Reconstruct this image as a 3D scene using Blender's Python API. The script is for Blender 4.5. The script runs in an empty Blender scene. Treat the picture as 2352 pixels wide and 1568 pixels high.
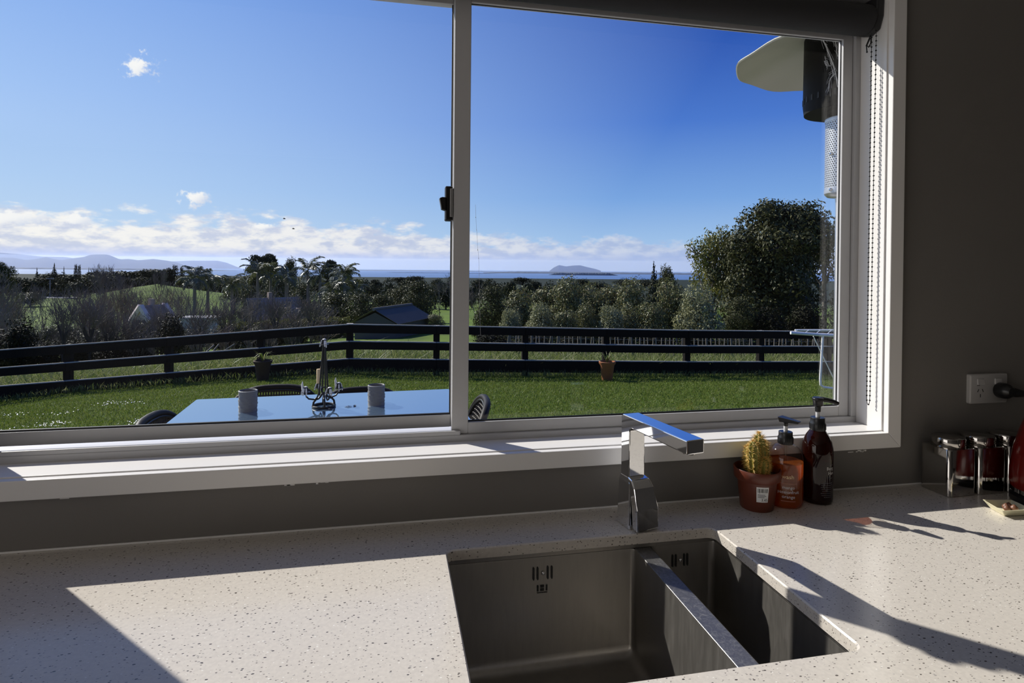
import bpy, bmesh, math, random
import numpy as np
from mathutils import Vector, Matrix, Euler

S = bpy.context.scene
COL = S.collection
PI = math.pi

# ------------------------------------------------------------------ camera
# metres; counter top is z = 0, inner wall face is y = 0, x runs along the wall, +y is outdoors
FPX, CX, CY = 1344.237, 1176.0, 631.213
YAW, PIT, ROL = 0.2010456, 0.0085559, 0.0089377
CAM = np.array([0.0, -1.2142, 0.52])
def _rot():
    c, s = math.cos(YAW), math.sin(YAW)
    right = np.array([c, -s, 0.]); fwd = np.array([s, c, 0.]); up = np.array([0, 0, 1.])
    cp, sp = math.cos(PIT), math.sin(PIT)
    f2 = fwd*cp - up*sp; u2 = up*cp + fwd*sp
    cr, sr = math.cos(ROL), math.sin(ROL)
    return np.array([right*cr + u2*sr, -(u2*cr - right*sr), f2])
ROT = _rot()
cam_d = bpy.data.cameras.new('camera')
cam = bpy.data.objects.new('camera', cam_d); COL.objects.link(cam)
m = Matrix.Identity(4)
for i in range(3):
    m[i][0] = ROT[0][i]; m[i][1] = -ROT[1][i]; m[i][2] = -ROT[2][i]; m[i][3] = CAM[i]
cam.matrix_world = m
cam_d.sensor_width = 36.0
cam_d.lens = FPX/2352*36
cam_d.shift_y = (CY-784)/2352
cam_d.clip_start = 0.02; cam_d.clip_end = 200000
S.camera = cam

def at(u, v, d):
    """world point seen at pixel (u, v) of the photograph, at depth d along the lens axis"""
    return CAM + ROT.T @ np.array([(u-CX)/FPX, (v-CY)/FPX, 1.0])*d
def hor(u):
    return 609.2 + u*0.00893

# ------------------------------------------------------------------ view, sun, sky, room light
S.view_settings.view_transform = 'Standard'
S.view_settings.look = 'None'
S.view_settings.gamma = 1.0
S.view_settings.use_curve_mapping = False
S.view_settings.exposure = 0.0
S.cycles.use_denoising = True
S.cycles.max_bounces = 10
S.cycles.transparent_max_bounces = 32
S.cycles.volume_bounces = 1
S.cycles.sample_clamp_indirect = 6.0
S.cycles.caustics_reflective = True
S.cycles.caustics_refractive = False

SUN_DIR = Vector((0.558, -0.579, -0.595)).normalized()     # direction the light travels
sun_d = bpy.data.lights.new('sun', 'SUN')
sun_d.energy = 6.1; sun_d.color = (1.0, 0.95, 0.87); sun_d.angle = math.radians(0.53)
sun = bpy.data.objects.new('sun', sun_d); COL.objects.link(sun)
sun.rotation_euler = SUN_DIR.to_track_quat('-Z', 'Y').to_euler()

# added fill lamp by the left wall, out of view, to brighten the room
back_d = bpy.data.lights.new('room_fill', 'AREA')
back_d.shape = 'RECTANGLE'; back_d.size = 2.4; back_d.size_y = 2.0
back_d.energy = 27; back_d.color = (1.0, 0.955, 0.92)
back = bpy.data.objects.new('room_fill', back_d); COL.objects.link(back)
back.location = (-2.97, -2.15, 0.20); back.rotation_euler = (math.radians(90), 0, math.radians(-90))

class NT:
    """small helper for node trees"""
    def __init__(s, tree): s.t = tree; s.n = tree.nodes; s.l = tree.links
    def new(s, typ, **kw):
        n = s.n.new(typ)
        for k, v in kw.items(): setattr(n, k, v)
        return n
    def put(s, sock, val):
        if val is None: return
        if hasattr(val, 'is_linked') or hasattr(val, 'links'): s.l.new(val, sock)
        else:
            try: sock.default_value = val
            except Exception: sock.default_value = (*val, 1.0)
    def math(s, op, a, b=None, c=None, clamp=False):
        n = s.new('ShaderNodeMath', operation=op, use_clamp=clamp)
        s.put(n.inputs[0], a); s.put(n.inputs[1], b); s.put(n.inputs[2], c)
        return n.outputs[0]
    def vmath(s, op, a, b=None):
        n = s.new('ShaderNodeVectorMath', operation=op)
        s.put(n.inputs[0], a); s.put(n.inputs[1], b)
        return n.outputs['Value'] if op in ('DOT_PRODUCT', 'LENGTH', 'DISTANCE') else n.outputs[0]
    def smooth(s, x, a, b, lo=0.0, hi=1.0, kind='SMOOTHSTEP'):
        n = s.new('ShaderNodeMapRange', interpolation_type=kind)
        s.put(n.inputs[0], x)
        for i, v in enumerate((a, b, lo, hi)): s.put(n.inputs[1+i], v)
        return n.outputs[0]
    def mix(s, f, a, b):
        n = s.new('ShaderNodeMix', data_type='RGBA')
        s.put(n.inputs[0], f); s.put(n.inputs[6], a); s.put(n.inputs[7], b)
        return n.outputs[2]
    def ramp(s, f, stops, interp='LINEAR'):
        n = s.new('ShaderNodeValToRGB'); r = n.color_ramp; r.interpolation = interp
        while len(r.elements) < len(stops): r.elements.new(0.5)
        for e, (p, c) in zip(r.elements, stops):
            e.position = p; e.color = (*c, 1.0) if len(c) == 3 else c
        s.put(n.inputs[0], f); return n.outputs[0]
    def fresnel(s, ior):
        """same reflectance on the way in and on the way out of a pane"""
        f = s.new('ShaderNodeFresnel'); b = s.new('ShaderNodeNewGeometry').outputs['Backfacing']
        s.put(f.inputs[0], s.smooth(b, 0.0, 1.0, ior, 1/ior, kind='LINEAR')); return f
    def noise(s, vec, scale, detail=4, rough=0.55, out=0, lac=2.0, dist=0.0):
        n = s.new('ShaderNodeTexNoise')
        s.put(n.inputs['Vector'], vec); n.inputs['Scale'].default_value = scale
        n.inputs['Detail'].default_value = detail; n.inputs['Roughness'].default_value = rough
        n.inputs['Distortion'].default_value = dist
        return n.outputs[out]

def build_sky():
    w = bpy.data.worlds.new('sky'); S.world = w; w.use_nodes = True
    t = NT(w.node_tree); t.n.clear()
    out = t.new('ShaderNodeOutputWorld'); bg = t.new('ShaderNodeBackground')
    d = t.new('ShaderNodeTexCoord').outputs['Generated']
    sx = t.new('ShaderNodeSeparateXYZ'); t.put(sx.inputs[0], d)
    z = sx.outputs[2]
    p = t.vmath('DOT_PRODUCT', d, tuple(-SUN_DIR))
    near = t.ramp(z, [(0.0, (.64, .77, .97)), (0.05, (.64, .81, 1.0)), (0.12, (.56, .76, 1.03)), (0.24, (.43, .65, 1.03)), (0.40, (.26, .47, .96)), (1.0, (.10, .25, .72))])
    far = t.ramp(z, [(0.0, (.44, .57, .90)), (0.05, (.37, .57, .87)), (0.12, (.21, .41, .81)), (0.24, (.075, .205, .66)), (0.40, (.014, .070, .41)), (1.0, (.010, .045, .30))])
    fac = t.smooth(p, 0.40, 1.0, kind='LINEAR')
    col = t.mix(fac, far, near)
    # bank of cloud along the horizon
    ztop = t.smooth(p, 0.15, 0.80, 0.042, 0.083, kind='LINEAR')
    st = t.vmath('MULTIPLY', d, (1.0, 1.0, 2.6))
    n1 = t.noise(st, 22.0, 6, 0.58)
    n2 = t.noise(t.vmath('ADD', st, (0.012, -0.012, 0.02)), 30.0, 5, 0.6)
    n3 = t.noise(d, 6.0, 2, 0.5)
    rel = t.math('DIVIDE', t.math('SUBTRACT', ztop, z), ztop)
    val = t.math('ADD', rel, t.math('MULTIPLY', t.math('SUBTRACT', n1, 0.5), 1.3))
    val = t.math('ADD', val, t.math('MULTIPLY', t.math('SUBTRACT', n3, 0.5), 0.7))
    bank = t.smooth(val, 0.02, 0.30)
    strong = t.smooth(p, 0.15, 0.65, 0.62, 0.97, kind='LINEAR')
    bank = t.math('MULTIPLY', bank, strong)
    shade = t.smooth(n2, 0.36, 0.62)
    lit = t.smooth(p, 0.2, 0.8, 0.0, 1.0, kind='LINEAR')
    white = t.mix(lit, (.62, .67, .83), (1.02, 1.0, .97)); grey = t.mix(lit, (.40, .49, .76), (.66, .71, .86))
    cc = t.mix(shade, grey, white)
    cc = t.mix(t.smooth(z, 0.008, 0.035), t.mix(lit, (.33, .43, .76), (.42, .50, .80)), cc)
    col = t.mix(bank, col, cc)
    # a few small fair-weather clouds
    nn = t.noise(d, 75.0, 4, 0.62)
    for (u, v, wx, wz) in ((322, 150, .024, .017), (447, 455, .022, .013), (609, 520, .029, .007), (172, 507, .026, .012), (35, 500, .045, .012)):
        c = at(u, v, 1.0) - CAM; c = c/np.linalg.norm(c)
        q = t.vmath('MULTIPLY', t.vmath('SUBTRACT', d, tuple(c)), (1/wx, 1/wx, 1/wz))
        l = t.math('ADD', t.vmath('LENGTH', q), t.math('MULTIPLY', t.math('SUBTRACT', nn, 0.5), 3.2))
        mk = t.smooth(l, 0.95, 0.25)
        qs = t.new('ShaderNodeSeparateXYZ'); t.put(qs.inputs[0], q)
        dk = t.smooth(t.math('ADD', qs.outputs[0], t.math('MULTIPLY', qs.outputs[2], -0.7)), -0.2, 0.9)
        col = t.mix(mk, col, t.mix(dk, (1.0, 1.0, 1.0), (.70, .76, .90)))
    # below the horizon: grassland far away
    col = t.mix(t.smooth(z, -0.004, -0.03), col, (.07, .09, .06))
    t.l.new(col, bg.inputs[0]); bg.inputs[1].default_value = 1.0
    t.l.new(bg.outputs[0], out.inputs[0])
build_sky()

# ------------------------------------------------------------------ materials
MATS = {}
def _mat(name):
    mt = bpy.data.materials.new(name); mt.use_nodes = True
    t = NT(mt.node_tree); t.n.clear()
    t.o = t.new('ShaderNodeOutputMaterial')
    t.b = t.new('ShaderNodeBsdfPrincipled'); t.l.new(t.b.outputs[0], t.o.inputs[0])
    MATS[name] = mt
    return mt, t
def P(t, **kw):
    names = dict(color='Base Color', rough='Roughness', metal='Metallic', trans='Transmission Weight', ior='IOR', spec='Specular IOR Level',
                 coat='Coat Weight', coatr='Coat Roughness', normal='Normal', alpha='Alpha', sheen='Sheen Weight')
    for k, v in kw.items(): t.put(t.b.inputs[names[k]], v)
def simple(name, color, rough=0.5, metal=0.0, var=0.12, scale=30.0, bump=0.0, bscale=200.0, **kw):
    mt, t = _mat(name)
    co = t.new('ShaderNodeTexCoord').outputs['Object']
    n = t.noise(co, scale, 3)
    dark = tuple(c*(1-var) for c in color); lite = tuple(min(1, c*(1+var)) for c in color)
    P(t, color=t.mix(n, dark, lite), rough=rough, metal=metal, **kw)
    if bump:
        bn = t.new('ShaderNodeBump'); bn.inputs['Strength'].default_value = bump; bn.inputs['Distance'].default_value = 0.002
        t.put(bn.inputs['Height'], t.noise(co, bscale, 4)); t.put(t.b.inputs['Normal'], bn.outputs[0])
    return mt

def build_mats():
    simple('wall_paint', (.185, .172, .158), 0.55, var=.05, scale=6, bump=.15, bscale=350)
    simple('white_paint', (.82, .80, .78), 0.32, var=.02, scale=9, bump=.05, bscale=120)
    simple('ceiling_paint', (.70, .69, .67), 0.8, var=.02)
    simple('back_wall_paint', (.20, .19, .18), 0.7, var=.04)
    simple('floor_boards', (.20, .15, .11), 0.4, var=.2, scale=8)
    simple('aluminium_powder', (.50, .495, .50), 0.42, var=.03, scale=60, bump=.03, bscale=900)
    simple('rubber_black', (.012, .012, .013), 0.55, var=.2)
    simple('black_plastic', (.010, .010, .011), 0.32, var=.2)
    simple('blind_fabric', (.030, .030, .032), 0.85, var=.12, scale=500, bump=.3, bscale=900)
    simple('blind_bracket', (.018, .018, .019), 0.5, var=.1)
    simple('bead_black', (.012, .012, .012), 0.35, var=.1)
    simple('cabinet_white', (.72, .70, .67), 0.4, var=.03)
    simple('chrome', (.86, .87, .89), 0.045, metal=1.0, var=.02)
    simple('tin_steel', (.50, .48, .455), 0.09, metal=1.0, var=.05, scale=40)
    simple('pot_brown', (.125, .028, .013), 0.38, var=.10, scale=20)
    simple('soil', (.050, .032, .020), 0.95, var=.5, scale=300, bump=.8, bscale=300)
    simple('sticker_white', (.78, .78, .78), 0.5, var=.03)
    simple('ink_black', (.02, .02, .02), 0.6, var=.1)
    simple('print_white', (.72, .70, .68), 0.5, var=.05)
    simple('print_faint', (.55, .25, .16), 0.5, var=.05)
    simple('print_pale', (.95, .72, .40), 0.5, var=.05)
    simple('print_grey', (.16, .16, .17), 0.5, var=.05)
    simple('socket_white', (.46, .445, .43), 0.35, var=.02)
    simple('dish_cream', (.78, .74, .52), 0.25, var=.04)
    simple('nut_brown', (.16, .070, .040), 0.45, var=.35, scale=120)
    simple('kettle_red', (.15, .004, .002), 0.22, var=.05, coat=.25)
    simple('concrete_patio', (.40, .39, .36), 0.8, var=.15, scale=14, bump=.3, bscale=60)
    simple('mug_grey', (.17, .17, .172), 0.6, var=.12, scale=60, bump=.4, bscale=120)
    simple('iron_black', (.012, .011, .010), 0.42, var=.3, scale=80)
    simple('wax_ivory', (.80, .58, .30), 0.5, var=.06)
    simple('wax_white', (.82, .80, .74), 0.5, var=.05)
    simple('wicker_dark', (.012, .009, .007), 0.55, var=.5, scale=150, spec=.2)
    simple('wicker_strand', (.060, .048, .038), 0.5, var=.5, scale=150, spec=.25)
    simple('heater_dish', (.50, .485, .38), 0.45, var=.04, scale=6)
    simple('heater_black', (.007, .0068, .0065), 0.6, var=.3, scale=30, spec=.15)
    simple('heater_steel', (.58, .58, .58), 0.34, metal=0.85, var=.10, scale=40)
    simple('web_silk', (.62, .62, .62), 0.7, var=.1)
    simple('rack_white', (.80, .79, .77), 0.4, var=.04)
    simple('terracotta', (.34, .115, .035), 0.75, var=.15, scale=20)
    simple('terracotta_dark', (.060, .030, .015), 0.8, var=.2, scale=20)
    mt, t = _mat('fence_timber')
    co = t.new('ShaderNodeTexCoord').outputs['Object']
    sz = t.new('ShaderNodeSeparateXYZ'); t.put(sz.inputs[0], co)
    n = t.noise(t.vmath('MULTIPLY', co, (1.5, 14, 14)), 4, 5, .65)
    lit_edge = t.smooth(t.math('ADD', sz.outputs[2], t.math('MULTIPLY', t.math('SUBTRACT', n, .5), .022)), -.030, -.018)  # sunlit line painted in as a pale band along the top edge
    P(t, color=t.mix(lit_edge, t.mix(n, (.004, .0035, .003), (.014, .011, .009)), (.40, .37, .33)), rough=.85, spec=.12)
    simple('batten_timber', (.17, .150, .122), 0.85, var=.25, scale=20)
    simple('wire', (.30, .30, .30), 0.4, metal=.6, var=.05)
    simple('bark_grey', (.10, .085, .072), 0.9, var=.45, scale=10)
    simple('bark_dark', (.045, .036, .030), 0.9, var=.4, scale=10)
    simple('twig_grey', (.170, .140, .115), 0.85, var=.35, scale=20)
    simple('twig_brown', (.205, .145, .105), 0.85, var=.35, scale=20)
    simple('twig_dark', (.075, .062, .048), 0.85, var=.35, scale=20)
    simple('palm_trunk', (.17, .15, .13), 0.9, var=.3, scale=10)
    simple('pole_timber', (.30, .28, .26), 0.8, var=.1)
    simple('weatherboard', (.085, .080, .074), 0.8, var=.1, scale=4)
    simple('pink_fascia', (.74, .60, .52), 0.7, var=.05)
    simple('white_board', (.62, .61, .60), 0.6, var=.05)
    simple('bird_black', (.02, .02, .022), 0.7, var=.1)
    simple('road_grey', (.42, .41, .40), 0.8, var=.1)
    simple('glint_white', (.80, .80, .78), 0.6, var=.05)

    # engineered stone with dark and pale chips
    mt, t = _mat('quartz')
    co = t.new('ShaderNodeTexCoord').outputs['Object']
    base = t.mix(t.noise(co, 5.0, 3), (.60, .555, .50), (.66, .615, .555))
    base = t.mix(t.smooth(t.noise(co, 160.0, 2), .35, .65), t.mix(.5, base, (.54, .50, .455)), base)
    warp = t.vmath('MULTIPLY', co, (1.0, 1.0, 1.0))
    for sc, thr, pick, colr, off in ((170.0, .27, .22, (.085, .070, .060), (0, 0, 0)), (260.0, .30, .22, (.20, .175, .155), (3.1, 1.7, 0)), (120.0, .17, .12, (.035, .028, .022), (7.7, 4.2, 0)), (210.0, .30, .18, (.36, .34, .32), (2.2, 9.1, 0)), (230.0, .26, .12, (.80, .78, .74), (5.2, 3.3, 0))):
        vo = t.new('ShaderNodeTexVoronoi'); vo.inputs['Scale'].default_value = sc
        t.put(vo.inputs['Vector'], t.vmath('ADD', t.vmath('MULTIPLY', warp, (.75, 1.35, 1.0)), off))
        sp = t.new('ShaderNodeSeparateColor'); t.put(sp.inputs[0], vo.outputs['Color'])
        sel = t.math('LESS_THAN', sp.outputs[0], pick)
        rad = t.math('MULTIPLY', thr, t.math('ADD', .45, t.math('MULTIPLY', sp.outputs[1], .8)))
        msk = t.math('MULTIPLY', sel, t.smooth(vo.outputs['Distance'], rad, t.math('MULTIPLY', rad, .7)))
        base = t.mix(msk, base, colr)
    P(t, color=base, rough=.20, spec=.42)

    # brushed stainless steel
    mt, t = _mat('stainless')
    co = t.new('ShaderNodeTexCoord').outputs['Object']
    n = t.noise(t.vmath('MULTIPLY', co, (6, 6, 1.0)), 14, 5, .65)
    P(t, color=t.mix(n, (.27, .255, .235), (.38, .36, .335)), metal=.84, rough=t.smooth(n, .2, .8, .30, .46))
    bn = t.new('ShaderNodeBump'); bn.inputs['Strength'].default_value = .05; bn.inputs['Distance'].default_value = .001
    t.put(bn.inputs['Height'], t.noise(t.vmath('MULTIPLY', co, (1, 1, .06)), 900, 2)); t.put(t.b.inputs['Normal'], bn.outputs[0])
    mt, t = _mat('stainless_worn')
    co = t.new('ShaderNodeTexCoord').outputs['Object']
    n = t.smooth(t.noise(co, 110, 6, .75, dist=1.5), .42, .75)
    P(t, color=t.mix(n, (.19, .188, .190), (.36, .355, .35)), metal=.72, rough=t.smooth(n, 0, 1, .36, .55))

    # window glass: clear, with its own reflections
    mt, t = _mat('window_glass')
    tr = t.new('ShaderNodeBsdfTransparent'); tr.inputs[0].default_value = (.985, .99, .988, 1)
    gl = t.new('ShaderNodeBsdfGlossy'); gl.inputs['Roughness'].default_value = 0.0
    fr = t.fresnel(1.5)
    mx = t.new('ShaderNodeMixShader'); t.l.new(t.math('MULTIPLY', fr.outputs[0], 0.75), mx.inputs[0]); t.l.new(tr.outputs[0], mx.inputs[1]); t.l.new(gl.outputs[0], mx.inputs[2])
    t.l.new(mx.outputs[0], t.o.inputs[0])

    # clear plastic, orange soap, brown bottle
    mt, t = _mat('clear_plastic')
    tr = t.new('ShaderNodeBsdfTransparent'); tr.inputs[0].default_value = (.90, .88, .86, 1)
    gl = t.new('ShaderNodeBsdfGlossy'); gl.inputs['Roughness'].default_value = 0.06
    fr = t.fresnel(1.5)
    mx = t.new('ShaderNodeMixShader'); t.l.new(fr.outputs[0], mx.inputs[0]); t.l.new(tr.outputs[0], mx.inputs[1]); t.l.new(gl.outputs[0], mx.inputs[2])
    t.l.new(mx.outputs[0], t.o.inputs[0])
    def tinted(name, trcol, tlcol, tl, rough, ior):
        mt, t = _mat(name)
        tr = t.new('ShaderNodeBsdfTransparent'); tr.inputs[0].default_value = (*trcol, 1)
        tn = t.new('ShaderNodeBsdfTranslucent'); tn.inputs[0].default_value = (*tlcol, 1)
        df = t.new('ShaderNodeBsdfDiffuse'); df.inputs[0].default_value = (*tlcol, 1)
        gl = t.new('ShaderNodeBsdfGlossy'); gl.inputs['Roughness'].default_value = rough
        fr = t.fresnel(ior)
        m0 = t.new('ShaderNodeMixShader'); m0.inputs[0].default_value = .3; t.l.new(tn.outputs[0], m0.inputs[1]); t.l.new(df.outputs[0], m0.inputs[2])
        m1 = t.new('ShaderNodeMixShader'); m1.inputs[0].default_value = tl; t.l.new(tr.outputs[0], m1.inputs[1]); t.l.new(m0.outputs[0], m1.inputs[2])
        m2 = t.new('ShaderNodeMixShader'); t.l.new(fr.outputs[0], m2.inputs[0]); t.l.new(m1.outputs[0], m2.inputs[1]); t.l.new(gl.outputs[0], m2.inputs[2])
        t.l.new(m2.outputs[0], t.o.inputs[0])
    tinted('soap_orange', (.97, .50, .13), (.85, .24, .022), .42, .03, 1.33)
    tinted('bottle_brown', (.055, .012, .008), (.20, .026, .012), .16, .05, 1.5)
    simple('pump_stem', (.62, .62, .63), 0.3, var=.03)

    # cactus
    mt, t = _mat('cactus_skin')
    co = t.new('ShaderNodeTexCoord').outputs['Object']
    P(t, color=t.mix(t.noise(co, 160, 4), (.10, .12, .018), (.26, .25, .035)), rough=.6)
    simple('cactus_spine', (.72, .46, .11), 0.5, var=.3, scale=150)

    # outdoor table top: polished dark glass
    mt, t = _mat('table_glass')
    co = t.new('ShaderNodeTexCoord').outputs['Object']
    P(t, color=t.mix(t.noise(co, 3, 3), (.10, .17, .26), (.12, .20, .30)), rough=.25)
    gl = t.new('ShaderNodeBsdfGlossy'); gl.inputs['Roughness'].default_value = .012; gl.inputs[0].default_value = (.84, .86, .84, 1)
    mx = t.new('ShaderNodeMixShader')
    lw = t.new('ShaderNodeFresnel'); lw.inputs[0].default_value = 2.6
    t.l.new(t.smooth(lw.outputs[0], 0.0, 0.6, 0.12, .95), mx.inputs[0]); t.l.new(t.b.outputs[0], mx.inputs[1]); t.l.new(gl.outputs[0], mx.inputs[2]); t.l.new(mx.outputs[0], t.o.inputs[0])

    # perforated steel of the heater burner
    mt, t = _mat('burner_mesh')
    P(t, color=(.62, .62, .62), metal=.8, rough=.35)

    # grass and ground
    mt, t = _mat('lawn_ground')
    co = t.new('ShaderNodeTexCoord').outputs['Object']
    c = t.mix(t.noise(co, 1.1, 4), (.062, .105, .012), (.105, .150, .020))
    c = t.mix(t.smooth(t.noise(co, 9.0, 5, .65), .38, .68), c, (.034, .060, .009))
    c = t.mix(t.smooth(t.noise(co, 0.6, 3), .6, .8), c, (.125, .140, .030))
    P(t, color=c, rough=.85, spec=.1)
    bn = t.new('ShaderNodeBump'); bn.inputs['Strength'].default_value = .8; bn.inputs['Distance'].default_value = .03
    t.put(bn.inputs['Height'], t.noise(co, 40, 4)); t.put(t.b.inputs['Normal'], bn.outputs[0])
    mt, t = _mat('paddock_ground')
    co = t.new('ShaderNodeTexCoord').outputs['Object']
    c = t.mix(t.noise(co, .05, 4), (.085, .135, .020), (.130, .190, .024))
    c = t.mix(t.smooth(t.noise(co, .35, 5, .65), .42, .72), c, (.055, .080, .018))
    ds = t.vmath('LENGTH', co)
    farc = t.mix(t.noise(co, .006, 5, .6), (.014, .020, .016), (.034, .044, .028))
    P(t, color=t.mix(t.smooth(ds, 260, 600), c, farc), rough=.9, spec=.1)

    def leafy(name, cols, transl=.25, rough=.45, spec=.35):
        mt, t = _mat(name)
        g = t.new('ShaderNodeNewGeometry')
        r = g.outputs['Random Per Island']
        c = t.ramp(r, [(i/(len(cols)-1), q) for i, q in enumerate(cols)])
        P(t, color=c, rough=rough, spec=spec)
        tl = t.new('ShaderNodeBsdfTranslucent'); t.l.new(c, tl.inputs[0])
        mx = t.new('ShaderNodeMixShader'); mx.inputs[0].default_value = transl
        t.l.new(t.b.outputs[0], mx.inputs[1]); t.l.new(tl.outputs[0], mx.inputs[2]); t.l.new(mx.outputs[0], t.o.inputs[0])
    leafy('grass_blades', [(.075, .125, .012), (.110, .165, .018), (.155, .200, .028), (.210, .225, .060)], .35, .55, .25)
    leafy('long_grass', [(.085, .130, .020), (.150, .200, .040), (.240, .260, .095), (.330, .310, .160)], .35, .5, .3)
    leafy('leaf_hedge', [(.090, .104, .036), (.150, .162, .060), (.235, .236, .100), (.150, .112, .052)], .18, .5, .25)
    leafy('leaf_pale', [(.180, .190, .085), (.260, .265, .130), (.330, .325, .175)], .2, .55, .25)
    leafy('leaf_dark', [(.034, .036, .013), (.066, .068, .024), (.105, .105, .038)], .16, .5, .18)
    leafy('leaf_yellowgreen', [(.100, .112, .026), (.170, .172, .038), (.245, .220, .055)], .22, .45, .35)
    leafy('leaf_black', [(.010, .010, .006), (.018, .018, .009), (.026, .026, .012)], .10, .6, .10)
    leafy('leaf_pine', [(.020, .023, .013), (.036, .040, .021), (.054, .058, .030)], .10, .6, .12)
    leafy('leaf_palm', [(.060, .070, .030), (.095, .105, .045), (.140, .140, .075)], .15, .32, .6)
    leafy('leaf_twig', [(.085, .072, .062), (.130, .110, .095), (.180, .155, .140)], .0, .7, .2)
    leafy('bush_far', [(.022, .026, .015), (.038, .042, .022), (.056, .060, .030)], .1, .7, .08)

    # corrugated roof, tiles
    simple('roof_iron', (.165, .150, .132), 0.85, spec=.08, var=.12, scale=3)
    simple('roof_tile', (.36, .27, .215), 0.75, var=.3, scale=6)

    # sea, far land, hills
    mt, t = _mat('sea_water')
    co = t.new('ShaderNodeTexCoord').outputs['Object']
    n = t.noise(t.vmath('MULTIPLY', co, (1, .25, 1)), .0012, 4)
    P(t, color=t.mix(n, (.060, .120, .26), (.085, .160, .32)), rough=.35, spec=.5)
    simple('bush_land', (.028, .040, .030), 0.9, var=.5, scale=.004)
    simple('hill_bush', (.030, .040, .036), 0.95, var=.4, scale=.0012)
    simple('hill_blue_bush', (.026, .034, .034), 0.95, var=.3, scale=.0012)
    mt, t = _mat('haze_air')
    t.n.remove(t.b)
    vs = t.new('ShaderNodeVolumeScatter'); vs.inputs['Color'].default_value = (.42, .56, 1.0, 1); vs.inputs['Density'].default_value = 2.9e-5; vs.inputs['Anisotropy'].default_value = .35
    t.l.new(vs.outputs[0], t.o.inputs['Volume'])
build_mats()

# ------------------------------------------------------------------ mesh helpers
class MB:
    def __init__(s): s.v = []; s.f = []
    def add(s, vs, fs):
        o = len(s.v); s.v += [tuple(map(float, p)) for p in vs]; s.f += [tuple(i+o for i in f) for f in fs]; return s
    def box(s, x0, x1, y0, y1, z0, z1):
        return s.add([(x0,y0,z0),(x1,y0,z0),(x1,y1,z0),(x0,y1,z0),(x0,y0,z1),(x1,y0,z1),(x1,y1,z1),(x0,y1,z1)],
                     [(0,3,2,1),(4,5,6,7),(0,1,5,4),(1,2,6,5),(2,3,7,6),(3,0,4,7)])
    def prism(s, poly, n0, n1, axis='z'):
        """extrude a 2D outline (counter-clockwise) along an axis"""
        k = len(poly)
        def pt(a, b, h): return (a, b, h) if axis == 'z' else ((h, a, b) if axis == 'x' else (b, h, a))
        vs = [pt(a, b, n0) for a, b in poly] + [pt(a, b, n1) for a, b in poly]
        fs = [tuple(range(k-1, -1, -1)), tuple(range(k, 2*k))] + [(i, (i+1) % k, k+(i+1) % k, k+i) for i in range(k)]
        return s.add(vs, fs)
    def loft(s, rings, cap0=True, cap1=True, closed=True):
        k = len(rings[0]); vs = [p for r in rings for p in r]; fs = []
        for i in range(len(rings)-1):
            for j in range(k if closed else k-1):
                a, b = i*k+j, i*k+(j+1) % k
                fs.append((a, b, b+k, a+k))
        if cap0: fs.append(tuple(range(k-1, -1, -1)))
        if cap1: fs.append(tuple(range((len(rings)-1)*k, len(rings)*k)))
        return s.add(vs, fs)
    def tube(s, path, r, n=8, closed=False, caps=True):
        pts = [Vector(p) for p in path]; m_ = len(pts)
        rs = r if hasattr(r, '__len__') else [r]*m_
        rings = []; prev = None
        for i, p in enumerate(pts):
            a = pts[(i-1) % m_] if (closed or i > 0) else p
            b = pts[(i+1) % m_] if (closed or i < m_-1) else p
            d = (b-a).normalized() if (b-a).length > 1e-9 else Vector((0, 0, 1))
            if prev is None:
                h = Vector((0, 0, 1)) if abs(d.z) < .9 else Vector((1, 0, 0))
                x = d.cross(h).normalized()
            else:
                x = (prev - d*prev.dot(d))
                x = x.normalized() if x.length > 1e-6 else d.orthogonal().normalized()
            prev = x; y = d.cross(x)
            rings.append([tuple(p + (x*math.cos(2*PI*j/n) + y*math.sin(2*PI*j/n))*rs[i]) for j in range(n)])
        if closed: rings.append(rings[0])
        return s.loft(rings, caps and not closed, caps and not closed)
    def lathe(s, prof, n=24, c=(0, 0, 0), cap0=True, cap1=True):
        rings = [[(c[0]+r*math.cos(2*PI*j/n), c[1]+r*math.sin(2*PI*j/n), c[2]+z) for j in range(n)] for r, z in prof]
        return s.loft(rings, cap0, cap1)
    def ball(s, c, r, n=8, m_=6, sc=(1, 1, 1)):
        rings = []
        for i in range(1, m_):
            a = -PI/2 + PI*i/m_
            rings.append([(c[0]+r*sc[0]*math.cos(a)*math.cos(2*PI*j/n), c[1]+r*sc[1]*math.cos(a)*math.sin(2*PI*j/n), c[2]+r*sc[2]*math.sin(a)) for j in range(n)])
        return s.loft(rings)
    def mesh(s, name):
        me = bpy.data.meshes.new(name); me.from_pydata(s.v, [], s.f); me.update(); return me
    def build(s, name, mat, parent=None, smooth=False, bevel=0.0, seg=2, loc=None, rot=None):
        return place_mesh(name, s.mesh(name), mat, parent, smooth, bevel, seg, loc, rot)

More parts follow.
